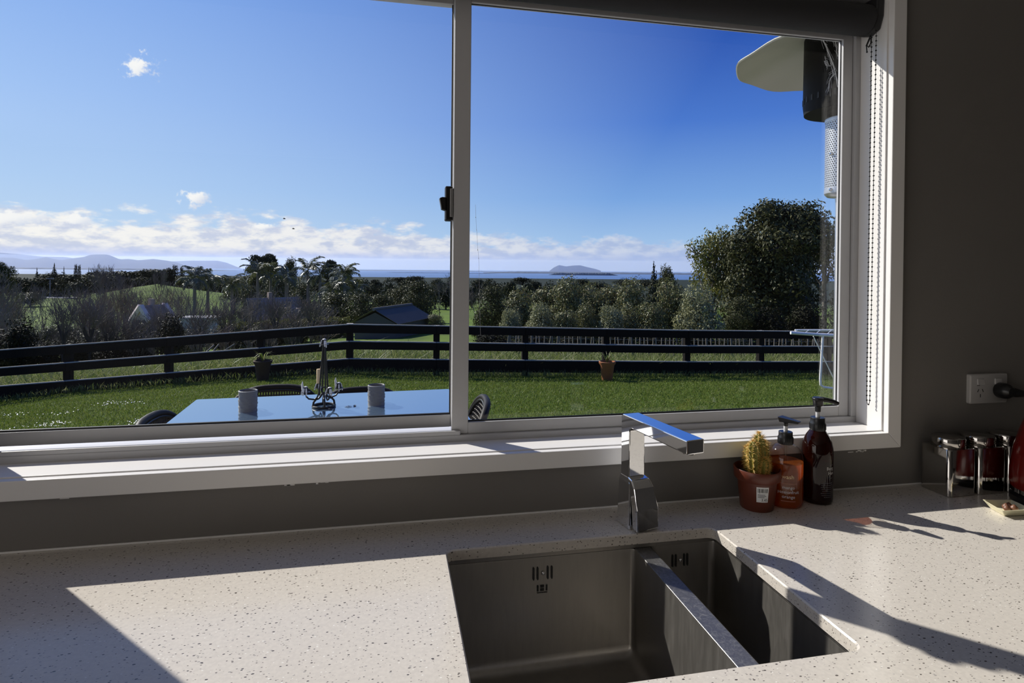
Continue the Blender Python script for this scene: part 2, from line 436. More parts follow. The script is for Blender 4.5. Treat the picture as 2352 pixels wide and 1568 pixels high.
def place_mesh(name, me, mat, parent=None, smooth=False, bevel=0.0, seg=2, loc=None, rot=None):
    if mat and not me.materials: me.materials.append(MATS[mat])
    o = bpy.data.objects.new(name, me); COL.objects.link(o)
    if parent: o.parent = parent
    if loc is not None: o.location = loc
    if rot is not None: o.rotation_euler = rot
    if smooth:
        me.polygons.foreach_set('use_smooth', [True]*len(me.polygons))
        try: me.set_sharp_from_angle(angle=math.radians(40))
        except Exception: pass
    if bevel:
        b = o.modifiers.new('bevel', 'BEVEL'); b.width = bevel; b.segments = seg; b.limit_method = 'ANGLE'; b.angle_limit = math.radians(35)
        b.harden_normals = False
    return o
def tag(o, label=None, cat=None, group=None, kind=None):
    if label: o['label'] = label
    if cat: o['category'] = cat
    if group: o['group'] = group
    if kind: o['kind'] = kind
    return o
def thing(name, label, cat, loc=(0, 0, 0), rotz=0.0, group=None, scale=None):
    o = bpy.data.objects.new(name, None); COL.objects.link(o); o.empty_display_size = .05
    o.location = loc; o.rotation_euler = (0, 0, rotz)
    if scale: o.scale = scale
    return tag(o, label, cat, group)
def struct(o, label=None): return tag(o, label, None, None, 'structure')
def kids(o): return [c for c in bpy.data.objects if c.parent == o]
def dup(root, loc=None, rotz=None, label=None, group=None, scale=None):
    r = root.copy(); COL.objects.link(r)
    if loc is not None: r.location = loc
    if rotz is not None: r.rotation_euler = (0, 0, rotz)
    if scale is not None: r.scale = scale
    if label: r['label'] = label
    if group: r['group'] = group
    for ch in KIDS[root]:
        c = ch.copy(); COL.objects.link(c); c.parent = r
        for g in KIDS.get(ch, []):
            d = g.copy(); COL.objects.link(d); d.parent = c
    return r
KIDS = {}
def remember(root):
    KIDS[root] = kids(root)
    for c in KIDS[root]:
        k = kids(c)
        if k: KIDS[c] = k
    return root
def rrect(x0, x1, y0, y1, r, n=5):
    pts = []
    for cx_, cy_, a0 in ((x1-r, y0+r, -PI/2), (x1-r, y1-r, 0), (x0+r, y1-r, PI/2), (x0+r, y0+r, PI)):
        for i in range(n+1):
            a = a0 + PI/2*i/n
            pts.append((cx_+r*math.cos(a), cy_+r*math.sin(a)))
    return pts
def text_mesh(body, size, align='CENTER', spacing=1.0):
    cu = bpy.data.curves.new('lettering', 'FONT'); cu.body = body; cu.size = size; cu.align_x = align; cu.extrude = 0.0; cu.resolution_u = 2
    cu.space_character = spacing
    o = bpy.data.objects.new('lettering', cu); COL.objects.link(o)
    bpy.context.view_layer.update()
    me = bpy.data.meshes.new_from_object(o.evaluated_get(bpy.context.evaluated_depsgraph_get()))
    bpy.data.objects.remove(o); bpy.data.curves.remove(cu)
    return me
def wrap_text(body, size, r, a0, z, mat, parent, name='lettering', align='CENTER', lift=.0004):
    """lettering bent round an upright cylinder of radius r; a0 is the angle its middle faces"""
    me = text_mesh(body, size, align)
    for v in me.vertices:
        a = a0 + v.co.x/r
        v.co = Vector(((r+lift)*math.cos(a), (r+lift)*math.sin(a), z + v.co.y))
    return place_mesh(name, me, mat, parent)
# ------------------------------------------------------------------ the room
FL, CE = -0.92, 1.50
OX0, OX1, OZ0, OZ1 = -0.90, 1.189, 0.118, 1.215          # hole in the front wall
wf = MB()
wf.box(-3.0, OX0, 0, .17, FL, CE).box(OX1, 3.2, 0, .17, FL, CE).box(OX0, OX1, 0, .17, FL, OZ0).box(OX0, OX1, 0, .17, OZ1, CE)
struct(wf.build('wall_front', 'wall_paint'))
struct(MB().box(-3.1, -3.0, -4.1, .17, FL, CE).build('wall_left', 'back_wall_paint'))
struct(MB().box(3.2, 3.3, -4.1, .17, FL, CE).build('wall_right', 'back_wall_paint'))
wb = MB()
wb.box(-3.0, 3.2, -4.1, -4.0, FL, CE)
struct(wb.build('wall_back', 'back_wall_paint'))
struct(MB().box(-3.1, 3.3, -4.1, .17, FL-.1, FL).build('floor', 'floor_boards'))
struct(MB().box(-3.1, 3.3, -4.1, .17, CE, CE+.1).build('ceiling', 'ceiling_paint'))

# reveal lining and architraves round the window (white painted timber)
RX0, RX1, RZ0, RZ1 = -0.880, 1.169, 0.138, 1.195
t1 = MB().box(RX0-.02, RX1+.02, -.001, .080, OZ0, RZ0)
struct(t1.build('trim_1', 'white_paint', bevel=.0012), 'white painted timber window sill board')
struct(MB().box(RX1, RX1+.02, -.001, .080, RZ0, RZ1).build('trim_2', 'white_paint', bevel=.0012), 'white painted right reveal lining of the window')
struct(MB().box(RX0-.02, RX0, -.001, .080, RZ0, RZ1).build('trim_3', 'white_paint', bevel=.0012), 'white painted left reveal lining of the window')
struct(MB().box(RX0-.02, RX1+.02, -.001, .080, RZ1, RZ1+.02).build('trim_4', 'white_paint', bevel=.0012), 'white painted head lining above the window')
W_ = .0365
ix0, ix1, iz0, iz1 = RX0-.0035, RX1+.0035, RZ0-.0025, RZ1+.0035
def arch(name, quad, label):
    b = MB(); vs = [(x, -.018, z) for x, z in quad] + [(x, -.0005, z) for x, z in quad]
    b.add(vs, [(0,1,2,3), (7,6,5,4), (0,4,5,1), (1,5,6,2), (2,6,7,3), (3,7,4,0)])
    return struct(b.build(name, 'white_paint', bevel=.0018), label)
arch('trim_5', [(ix0-W_, iz0-W_), (ix1+W_, iz0-W_), (ix1, iz0), (ix0, iz0)], 'white architrave board under the window, mitred at the corner')
arch('trim_6', [(ix1+W_, iz0-W_), (ix1+W_, iz1+W_), (ix1, iz1), (ix1, iz0)], 'white architrave board right of the window')
arch('trim_7', [(ix0-W_, iz1+W_), (ix0-W_, iz0-W_), (ix0, iz0), (ix0, iz1)], 'white architrave board left of the window')
arch('trim_8', [(ix1+W_, iz1+W_), (ix0-W_, iz1+W_), (ix0, iz1), (ix1, iz1)], 'white architrave board above the window')
# bead of sealant along the back of the counter, and paint chips under the architrave
struct(MB().box(-2.9, 3.1, -.004, 0.0, 0, .0035).build('trim_9', 'white_paint', bevel=.001), 'thin pale sealant bead where counter meets wall')
ch = MB(); rc = random.Random(5)
for cx_, cz_, n_, w_ in ((1.105, .090, 7, .022), (-.165, .094, 9, .05), (.14, .094, 3, .006), (-.58, .094, 3, .01)):
    for k in range(n_):
        x = cx_ + rc.uniform(-w_, w_); z = cz_ + rc.uniform(-.002, .002); h = rc.uniform(.0006, .0018); l = rc.uniform(.002, .008)
        ch.box(x-l, x+l, -.0006, .0, z-h, z+h)
struct(ch.build('trim_10', 'white_paint'), 'white paint scuffs on the grey wall under the architrave')

# sliding window
win = tag(thing('window_1', 'sliding window with white aluminium frames and clear glass', None), kind='structure')
AL = 'aluminium_powder'
fo = MB()
FY0, FY1 = .080, .168
fo.box(OX0, OX1, FY0, FY1, OZ0, .152).box(OX0, OX1, FY0, .140, 1.150, OZ1)
fo.box(OX0, -.860, FY0, FY1, .152, 1.150).box(1.1545, OX1, FY0, .116, .152, 1.150)
fo.box(-.86, .150, FY0, .087, .152, .1615)             # inner lip in front of the slider track
fo.build('outer_frame', AL, win, bevel=.0015)
# fixed sash on the right (nearer the room)
fr = MB()
ya, yb = .0884, .106
gx0, gx1, gz0, gz1 = .1680, 1.1252, .1795, 1.116
fr.box(.1315, gx0, ya, yb, .1520, 1.150).box(gx1, 1.1530, ya, yb, .1520, 1.150)
fr.box(gx0, gx1, ya, yb, .1520, gz0-.002).box(gx0, gx1, ya, yb, gz1, 1.150)
fr.build('sash_frame', AL, win, bevel=.0012)
bd = MB()
for q in ((gx0, gx1, gz0-.002, gz0+.0012), (gx0, gx1, gz1-.0012, gz1+.001)): bd.box(q[0], q[1], .0960, .0985, q[2], q[3])
for q in ((gx0-.001, gx0+.0010), (gx1-.0015, gx1+.001)): bd.box(q[0], q[1], .0960, .0985, gz0, gz1)
bd.build('glazing_gasket', 'rubber_black', win)
MB().box(gx0-.004, gx1+.004, .0985, .1025, gz0-.004, gz1+.004).build('glass_pane', 'window_glass', win)
# slider on the left, one track further out
sl = MB()
yc, yd = .112, .134
lx0, lx1, lz0, lz1 = -.785, .1265, .1925, 1.118
sl.box(-.835, lx0, yc, yd, .163, 1.145).box(lx1+.004, .1660, yc, yd, .163, 1.145)
sl.box(lx0, lx1+.004, yc, yd, .163, lz0-.002).box(lx0, lx1+.004, yc, yd, lz1, 1.145)
sl.build('sliding_sash_frame', AL, win, bevel=.0012)
bd = MB().box(lx0, lx1+.004, yc+.004, yc+.010, lz0-.002, lz0+.0012).box(lx1+.0015, lx1+.004, yc+.004, yc+.010, lz0, lz1).box(lx0-.001, lx0+.001, yc+.004, yc+.010, lz0, lz1)
bd.build('slider_gasket', 'rubber_black', win)
MB().box(lx0-.004, lx1+.006, yc+.010, yc+.014, lz0-.004, lz1+.004).build('slider_glass_pane', 'window_glass', win)
tr_ = MB().box(-.86, .150, .088, .111, .150, .1535)
tr_.build('slider_track', 'rubber_black', win)
# latch on the meeting stile
la = MB()
zc = at(1034, 467, 1.3)[2]
la.box(.113, .1295, .088, .113, zc-.0385, zc+.0385)
lat = la.build('latch', 'black_plastic', win, bevel=.003)
lv = MB().prism([(.1000, zc+.010), (.1045, zc-.0135), (.114, zc-.0165), (.114, zc+.013), (.106, zc+.0125)], .090, .108, 'y') if False else MB()
pl = [(.1000, zc+.011), (.1045, zc-.0135), (.114, zc-.0165), (.114, zc+.013), (.1065, zc+.0135)]
lv.loft([[(x, .084, z) for x, z in pl], [(x, .104, z) for x, z in pl]])
lv.build('latch_lever', 'black_plastic', lat, bevel=.0015)
MB().box(.1235, .1300, .0865, .0885, zc-.030, zc+.033).build('latch_plate', 'heater_steel', lat, bevel=.0006)
# a thread of old spider silk with specks on the right pane
rs = random.Random(3)
pth = []
for i, (u, v) in enumerate(((1092, 470), (1093, 500), (1095, 530), (1097, 565), (1100, 600), (1101, 660), (1102, 720), (1104, 770))):
    d = at(u, v, 1.0) - CAM; k = (.0975-CAM[1])/d[1]; pth.append(tuple(CAM + d*k))
sk = MB().tube(pth, .00022, 4)
for p in pth[1:5]: sk.ball((p[0]+rs.uniform(-.001, .001), p[1], p[2]+rs.uniform(-.01, .01)), .0009, 6, 5, (.7, .7, 1.6))
sk.build('spider_silk', 'web_silk', win)

# ------------------------------------------------------------------ counter, cabinet
CT = .020
ax0, ax1, ay0, ay1 = .1005, .6420, -.5220, -.1345
inner = rrect(ax0, ax1, ay0, ay1, .016, 6)
outer = [(-2.4, -.66), (2.4, -.66), (2.4, -.0005), (-2.4, -.0005)]
bm = bmesh.new()
def ring(pts, z): return [bm.verts.new((x, y, z)) for x, y in pts]
def grow(pts, d):
    cx_, cy_ = (ax0+ax1)/2, (ay0+ay1)/2
    return [(x + d*(1 if x > cx_ else -1), y + d*(1 if y > cy_ else -1)) for x, y in pts]
o0 = ring(outer, 0); o1 = ring(outer, -CT)
i0 = ring(grow(inner, .0022), 0); i1 = ring(inner, -.0022); i2 = ring(inner, -CT)
def edges(r): return [bm.edges.get((r[i], r[(i+1) % len(r)])) or bm.edges.new((r[i], r[(i+1) % len(r)])) for i in range(len(r))]
bmesh.ops.triangle_fill(bm, use_beauty=True, edges=edges(o0)+edges(i0))
bmesh.ops.triangle_fill(bm, use_beauty=True, edges=edges(o1)+edges(i2))
for a, b in ((i0, i1), (i1, i2), (o0, o1)):
    for i in range(len(a)):
        j = (i+1) % len(a); bm.faces.new((a[i], a[j], b[j], b[i]))
bmesh.ops.recalc_face_normals(bm, faces=bm.faces[:])
me = bpy.data.meshes.new('countertop'); bm.to_mesh(me); bm.free()
ctop = place_mesh('countertop', me, 'quartz')
tag(ctop, 'pale speckled stone countertop with a cut-out for the sink', 'countertop')
cab = thing('base_cabinet', 'white base cabinet carrying the speckled stone countertop', 'cabinet', (0, 0, FL))
cb = MB().box(-2.38, -2.36, -.60, -.01, .0, -FL-CT-.001).box(2.36, 2.38, -.60, -.01, 0, -FL-CT-.001).box(-2.36, 2.36, -.60, -.01, .08, .10).box(-2.36, 2.36, -.02, -.01, .10, -FL-.30).box(-2.36, 2.36, -.56, -.54, 0, .08)
cb.build('body', 'cabinet_white', cab)
for k in range(8):
    x = -2.36 + k*.59
    dr = MB().box(x+.002, x+.588, -.62, -.602, .10, .875).build('door', 'cabinet_white', cab, bevel=.002)
    MB().tube([(x+.55, -.622, .80), (x+.55, -.645, .80), (x+.55, -.645, .66), (x+.55, -.622, .66)], .005, 8).build('handle', 'tin_steel', dr)

# ------------------------------------------------------------------ sink
sink = thing('sink', 'stainless steel undermount sink of two bowls set in the stone', 'sink', (0, 0, 0))
def bowl(name, x0, x1, y0, y1, zt, zb, rc_, rf):
    rings = []
    lev = [(zt, 0.0), (zt-.004, .0005), (zb+rf, .002)] + [(zb+rf-rf*math.sin(a), .002+rf*(1-math.cos(a))) for a in [PI/2*i/6 for i in range(1, 7)]]
    for z, ins in lev:
        rr = max(rc_+.0*ins, .004) + ins*.5
        rings.append([(x, y, z) for x, y in rrect(x0+ins, x1-ins, y0+ins, y1-ins, rr, 5)])
    b = MB().loft(rings, cap0=False, cap1=True)
    b.f = [tuple(reversed(f)) for f in b.f]
    o = b.build(name, 'stainless', sink, smooth=True)
    return o
Z0 = -.0205
b1 = bowl('main_bowl', .0960, .4740, -.530, -.1300, -.030, -.240, .009, .022)
b2 = bowl('small_bowl', .5080, .6490, -.530, -.1250, -.030, -.200, .012, .022)
# flange: flat ring under the stone round both bowls, and the divider between them
fl = MB()
fl.box(.060, .0960, -.560, -.095, -.0300, Z0).box(.6490, .685, -.560, -.095, -.0300, Z0)
fl.box(.0960, .6490, -.130, -.095, -.0300, Z0).box(.0960, .6490, -.560, -.530, -.0300, Z0)
fl.build('flange', 'stainless', sink, bevel=.0008)
MB().box(.4740, .5080, -.530, -.1300, -.034, -.0295).build('divider', 'stainless_worn', sink, bevel=.0018, seg=3)
def overflow(x, y, z, s, parent):
    for dx in (-.0185, -.0105, .0095, .0175):
        w = .0017
        pl = [(dx*s-w, -.0105), (dx*s-w*.4, -.0125), (dx*s+w*.4, -.0125), (dx*s+w, -.0105), (dx*s+w, .0105), (dx*s+w*.4, .0125), (dx*s-w*.4, .0125), (dx*s-w, .0105)]
        MB().loft([[(x+a, y-.0004, z+b) for a, b in pl], [(x+a, y+.002, z+b) for a, b in pl]]).build('overflow_slot', 'ink_black', parent)
    MB().ball((x, y-.0005, z), .0036, 12, 8, (1, .55, 1)).build('screw', 'chrome', parent, smooth=True)
overflow(.2865, -.1325, -.0605, 1.0, b1)
overflow(.5745, -.1275, -.0640, .9, b2)
# maker's mark: two bars and two blocks over a line of tiny lettering
lg = MB(); lx, ly, lz = .2855, -.1325, -.0890
for x0, x1, z0, z1 in ((-.0105, -.0075, -.0055, .0055), (.0070, .0100, -.0055, .0055), (-.0040, .0032, .0012, .0055), (-.0040, .0032, -.0055, -.0012)):
    lg.box(lx+x0, lx+x1, ly-.0004, ly+.001, lz+z0, lz+z1)
for k in range(11): lg.box(lx-.0105+k*.0019, lx-.0105+k*.0019+.0011, ly-.0003, ly+.001, lz-.0095, lz-.0080)
lg.build('maker_mark', 'ink_black', b1)
for (x, y, z, b) in ((.285, -.33, -.240, b1), (.578, -.33, -.200, b2)):
    MB().lathe([(.040, .0005), (.040, .002), (.030, .001), (.012, .0005), (.011, .004), (.0, .005)], 24, (x, y, z)).build('drain', 'chrome', b, smooth=True)

# ------------------------------------------------------------------ tap
TA = math.atan2(-.983, .183)                 # the way the spout points
tap = thing('kitchen_tap', 'chrome square mixer tap standing behind the sink', 'tap', (.487, -.0915, 0), TA)
# local: +x along the spout, y across, z up
W2 = .0185
prof = [(-.018, .0), (.018, .0), (.018, .1975)]
def spout():
    # side outline of the upside-down L, rounded at the elbow
    pts = [(-.019, .098), (.012, .098), (.012, .195)]
    for i in range(1, 6):
        a = PI - PI/2*i/5; pts.append((.020+.008*math.cos(a), .195+.008*math.sin(a)))
    pts += [(.190, .2005), (.190, .2255)]
    for i in range(0, 6):
        a = PI/2 + PI/2*i/5; pts.append((-.009+.010*math.cos(a), .2165+.010*math.sin(a)))
    b = MB(); b.loft([[(x, -W2, z) for x, z in pts], [(x, W2, z) for x, z in pts]])
    return b
spout().build('spout', 'chrome', tap, bevel=.0022, seg=3)
bb = MB(); k = .0235
bb.loft([[(-.026, -k, 0), (.021, -k, 0), (.021, k, 0), (-.026, k, 0)], [(-.023, -.021, .092), (.019, -.021, .092), (.019, .021, .092), (-.023, .021, .092)], [(-.019, -.0185, .104), (.013, -.0185, .104), (.013, .0185, .104), (-.019, .0185, .104)]])
bb.build('body', 'chrome', tap, bevel=.003, seg=3)
hd = MB()
hd.loft([[(.008, -.0205, .104), (.024, -.0205, .101), (.024, .0215, .101), (.008, .0215, .104)],
         [(.016, -.021, .090), (.034, -.021, .086), (.034, .026, .086), (.016, .026, .090)],
         [(.022, -.0200, .048), (.044, -.0200, .046), (.042, .033, .046), (.020, .033, .048)],
         [(.024, -.0185, .003), (.044, -.0185, .002), (.041, .035, .004), (.021, .035, .005)]])
hd.build('lever', 'chrome', tap, bevel=.003, seg=3)
MB().lathe([(.012, 0), (.012, .004), (.009, .004)], 20, (.172, 0, .1972)).build('aerator', 'tin_steel', tap, smooth=True)
MB().lathe([(.031, 0), (.031, .003), (.027, .004)], 28, (0, 0, .0002)).build('base_ring', 'chrome', tap, smooth=True) if False else None

# ------------------------------------------------------------------ cactus in a brown pot
cp = thing('potted_cactus', 'small spiny yellow-green cactus in a brown plastic pot with a price sticker', 'cactus', (.7945, -.0560, 0), scale=(.94, .94, 1.0))
MB().lathe([(.0355, .0), (.0372, .002), (.0440, .062), (.0440, .064), (.0495, .0645), (.0515, .067), (.0530, .087), (.0520, .0885), (.0500, .0875), (.0475, .075), (.0440, .070)], 40, cap1=False).build('pot', 'pot_brown', cp, smooth=True)
MB().lathe([(.0445, .070), (.0445, .074), (.030, .0765), (.0, .0770)], 28, cap0=False).build('soil', 'soil', cp, smooth=True)
rs = random.Random(11)
body = MB(); spines = MB()
def column(cx_, cy_, z0, h, r, lean=(0, 0), ribs=9):
    rings = []; N = ribs*4; L = 14
    for i in range(L+1):
        t = i/L
        rad = r*(0.80+.25*math.sin(PI*min(1, t*1.1)))*(1.0 if t < .78 else math.sqrt(max(.004, 1-((t-.78)/.22)**2)))
        rings.append([(cx_+lean[0]*t+rad*(1+.16*math.cos(ribs*2*PI*j/N))*math.cos(2*PI*j/N), cy_+lean[1]*t+rad*(1+.16*math.cos(ribs*2*PI*j/N))*math.sin(2*PI*j/N), z0+h*t) for j in range(N)])
        for k in range(ribs):
            a = 2*PI*k/ribs
            for s in range(9 if t < .9 else 14):
                p = Vector((cx_+lean[0]*t+rad*1.15*math.cos(a), cy_+lean[1]*t+rad*1.15*math.sin(a), z0+h*t + rs.uniform(-.003, .003)))
                dv = Vector((math.cos(a)+rs.gauss(0, .75), math.sin(a)+rs.gauss(0, .75), rs.gauss(.15 if t > .85 else -.15, .6))).normalized()
                l = rs.uniform(.005, .012); q = p + dv*l; w = dv.orthogonal().normalized()*.00038
                spines.add([p-w, p+w, q], [(0, 1, 2)])
    body.loft(rings)
column(-.011, -.008, .074, .076, .0118, (-.006, -.002), 8)
column(.006, -.002, .074, .090, .0120, (-.004, 0), 8)
column(.017, .008, .074, .068, .0105, (.010, .004), 8)
column(.002, -.018, .074, .040, .0095, (.002, -.005), 7)
column(-.008, .013, .074, .058, .0100, (-.003, .005), 7)
body.build('cactus_stem', 'cactus_skin', cp, smooth=True)
tag(spines.build('spine', 'cactus_spine', cp), 'golden spines all over the stems', kind='stuff')
# price sticker, wrapped round the tapering pot
sa = math.atan2(CAM[1]+.056, CAM[0]-.7975)+.30
def on_pot(a, z, lift): r = .0372 + (.0440-.0372)*(z-.002)/.060 + lift; return (r*math.cos(a), r*math.sin(a), z)
def patch(b, a0, a1, z0, z1, lift, n=6):
    for i in range(n):
        p, q = a0+(a1-a0)*i/n, a0+(a1-a0)*(i+1)/n
        b.add([on_pot(p, z0, lift), on_pot(q, z0, lift), on_pot(q, z1, lift), on_pot(p, z1, lift)], [(0, 1, 2, 3)])
st = MB(); hw = .0130/.041
patch(st, sa-hw, sa+hw, .024, .0575, .0004)
sto = st.build('price_sticker', 'sticker_white', cp)
br = MB(); x = -hw*.82
while x < hw*.80:
    w = rs.choice((.008, .012, .02, .028)); patch(br, sa+x, sa+x+w, .0455 if rs.random() < .8 else .0435, .0545, .0007, 1); x += w + rs.choice((.012, .02, .03))
for zz in (.0405, .0375, .0345): patch(br, sa-hw*.8, sa+hw*rs.uniform(.3, .8), zz, zz+.0010, .0007, 4)
br.build('barcode', 'ink_black', sto)
pm = text_mesh('3.45', .0085)
for v in pm.vertices:
    v.co = Vector(on_pot(sa+hw*.35+v.co.x/.041, .0265+v.co.y, .0008))
place_mesh('price_lettering', pm, 'ink_black', sto)

# ------------------------------------------------------------------ soap bottle with orange soap
def pump(root, z, s, rotz, kind):
    c = MB().lathe([(.0165*s, 0), (.0170*s, .002), (.0170*s, .016*s), (.0155*s, .018*s), (.0155*s, .0275*s), (.0145*s, .0285*s), (.006, .0287*s)], 28, (0, 0, z)).build('collar', 'black_plastic', root, smooth=True)
    rb = MB()
    for k in range(28):
        a = 2*PI*k/28
        rb.box(-.0005, .0005, -.0004, .0006, 0, .013*s)
        for i in range(-8, 0):
            x, y, zz = rb.v[i]; y -= .0170*s
            rb.v[i] = (x*math.cos(a)-y*math.sin(a), x*math.sin(a)+y*math.cos(a), zz+z+.002)
    rb.build('grip_rib', 'black_plastic', c)
    hs = z+.0287*s
    MB().lathe([(.0047*s, 0), (.0047*s, .014*s)], 16, (0, 0, hs)).build('pump_stem', 'pump_stem', root, smooth=True)
    h = MB(); hz = hs+.0125*s
    if kind == 'flat':
        h.lathe([(.0050*s, 0), (.0058*s, .007*s), (.0085*s, .010*s), (.0090*s, .012*s)], 20, (0, 0, hz))
        h.loft([[(-.011*s, -.0105*s, hz+.009*s), (.030*s, -.006*s, hz+.011*s), (.030*s, .006*s, hz+.011*s), (-.011*s, .0105*s, hz+.009*s)],
                [(-.014*s, -.0120*s, hz+.021*s), (.034*s, -.0055*s, hz+.0165*s), (.034*s, .0055*s, hz+.0165*s), (-.014*s, .0120*s, hz+.021*s)]])
    else:
        h.lathe([(.0060*s, 0), (.0064*s, .012*s), (.0105*s, .014*s), (.0110*s, .024*s), (.0128*s, .0265*s), (.0128*s, .031*s), (.010*s, .033*s)], 24, (0, 0, hz))
        h.tube([(.004*s, 0, hz+.0285*s), (.020*s, 0, hz+.0275*s), (.033*s, 0, hz+.0245*s), (.042*s, 0, hz+.0205*s)], [.0058*s, .0054*s, .0048*s, .0042*s], 10)
    o = h.build('pump_head', 'black_plastic', root, smooth=True, bevel=.0006)
    o.rotation_euler = (0, 0, rotz)
    return o
VA = lambda x, y: math.atan2(CAM[1]-y, CAM[0]-x)
sx_, sy_ = .8690, -.0500
sb = thing('soap_bottle', 'clear pump bottle half full of orange soap beside the cactus', 'bottle', (sx_, sy_, 0))
R1 = .0382
outp = [(.0310, .0), (.0355, .0015), (.0376, .006), (R1, .012), (R1, .096), (.0372, .106), (.0342, .117), (.0285, .127), (.0215, .133), (.0150, .1355), (.0148, .148)]
MB().lathe(outp, 40, cap1=False).build('bottle', 'clear_plastic', sb, smooth=True)
lq = [(.0290, .0012), (.0340, .0028), (.0363, .007), (.0372, .0125), (.0372, .0970)]
MB().lathe(lq, 40).build('soap', 'soap_orange', sb, smooth=True)
MB().tube([(0, 0, .006), (0.002, 0, .07), (0, 0, .14)], .0028, 8).build('dip_tube', 'clear_plastic', sb, smooth=True)
pump(sb, .1355, .95, math.radians(-62), 'flat')
a0 = VA(sx_, sy_)
for s_, z, sz, mtl in (('mango', .0455, .0098, 'print_white'), ('passionfruit', .0355, .0098, 'print_white'), ('orange', .0252, .0098, 'print_white'), ('wash', .0680, .0125, 'print_pale')):
    wrap_text(s_, sz, R1, a0 + (.20 if s_ != 'wash' else .16), z, mtl, sb)
ln = MB()
for z, w in ((.0180, .40), (.0565, .46)):
    for i in range(12):
        p, q = a0+.20-w+2*w*i/12, a0+.20-w+2*w*(i+.75)/12
        r = R1+.0004
        ln.add([(r*math.cos(p), r*math.sin(p), z), (r*math.cos(q), r*math.sin(q), z), (r*math.cos(q), r*math.sin(q), z+.0013), (r*math.cos(p), r*math.sin(p), z+.0013)], [(0, 1, 2, 3)])
tag(ln.build('small_print', 'print_faint', sb), kind='stuff')

# ------------------------------------------------------------------ dark brown pump bottle
dx_, dy_ = .9530, -.0480
db = thing('lotion_bottle', 'tall dark brown pump bottle with faint white print, right of the orange soap', 'bottle', (dx_, dy_, 0))
R2 = .0330
MB().lathe([(.0260, .0), (.0305, .0015), (.0325, .006), (R2, .012), (R2, .112), (.0322, .124), (.0295, .137), (.0245, .149), (.0185, .158), (.0155, .163), (.0150, .176)], 40, cap1=True).build('bottle', 'bottle_brown', db, smooth=True)
MB().lathe([(.0240, .004), (.0300, .010), (.0306, .100), (.0150, .101)], 28).build('lotion', 'ink_black', db, smooth=True)
pump(db, .1620, 1.0, math.radians(-28), 'hook')
a0 = VA(dx_, dy_)
wrap_text('Berg', .0098, R2, a0+.88, .0800, 'print_white', db)
wrap_text('Han', .0098, R2, a0+.95, .0695, 'print_white', db)
ln = MB()
for z, w, o_ in ((.0905, .16, .98), (.0610, .14, .95), (.0500, .42, .66), (.0455, .42, .68), (.0410, .42, .66), (.0365, .40, .68), (.0320, .38, .70), (.0275, .42, .66), (.0230, .40, .68), (.0190, .30, .74)):
    k = 14 if w > .3 else 5
    for i in range(k):
        p, q = a0+o_-w+2*w*i/k, a0+o_-w+2*w*(i+.7)/k; r = R2+.0004
        ln.add([(r*math.cos(p), r*math.sin(p), z), (r*math.cos(q), r*math.sin(q), z), (r*math.cos(q), r*math.sin(q), z+.0012), (r*math.cos(p), r*math.sin(p), z+.0012)], [(0, 1, 2, 3)])
tag(ln.build('small_print', 'print_grey', db), kind='stuff')

# ------------------------------------------------------------------ canisters
def canister(name, label, x0, group, y0=-.0905):
    s = .0780
    c = thing(name, label, 'canister', (x0+s/2, y0+s/2, 0), math.radians(1.0), group)
    h = s/2
    rings = [[(x, y, z) for x, y in rrect(-h+i, h-i, -h+i, h-i, .010, 6)] for z, i in ((.0, .002), (.0015, .0), (.1075, .0), (.1095, .001), (.1100, .004))]
    MB().loft(rings).build('body', 'tin_steel', c, smooth=True)
    MB().lathe([(.0335, .1085), (.0345, .1100), (.0345, .1290), (.0335, .1310), (.0310, .1320), (.0, .1325)], 40, cap0=False, cap1=False).build('lid', 'tin_steel', c, smooth=True)
    return c
canister('canister', 'square steel canister with round lid, leftmost, nearest the window frame', 1.2690, 'square steel canisters by the wall')
canister('canister', 'square steel canister with round lid, middle one between two others', 1.3555, 'square steel canisters by the wall')
canister('canister', 'square steel canister with round lid, rightmost, half behind the red kettle', 1.4420, 'square steel canisters by the wall')

# ------------------------------------------------------------------ dish with nuts
dA = onp = at(2254, 1147, 1.0)
def onz(u, v, z=0.0):
    d = at(u, v, 1.0)-CAM; return CAM + d*((z-CAM[2])/d[2])
p1, p2 = onz(2256, 1147, .016), onz(2303, 1172, .016)
e = (p2-p1); L = np.linalg.norm(e[:2]); e = e/L
f_ = np.array([-e[1], e[0], 0]); f_ = np.array([.92, -.12, 0.0]); f_ /= np.linalg.norm(f_)
dish = thing('nut_dish', 'small cream slanted square dish holding a few brown nuts', 'dish', (0, 0, 0))
Lf = .070
def dq(a, b, z): q = p1 + e*L*a + f_*Lf*b; return (q[0], q[1], z)
dm = MB()
o_t = [dq(0, 0, .017), dq(1, 0, .015), dq(1, 1, .017), dq(0, 1, .015)]
o_b = [dq(.22, .16, .0003), dq(.86, .16, .0003), dq(.84, .84, .0003), dq(.20, .84, .0003)]
i_t = [dq(.05, .035, .0165), dq(.95, .035, .0145), dq(.95, .965, .0165), dq(.05, .965, .0145)]
i_b = [dq(.22, .18, .004), dq(.83, .18, .004), dq(.82, .82, .004), dq(.22, .82, .004)]
dm.loft([o_b, o_t, i_t, i_b], True, True)
dm.build('bowl', 'dish_cream', dish, bevel=.0012)
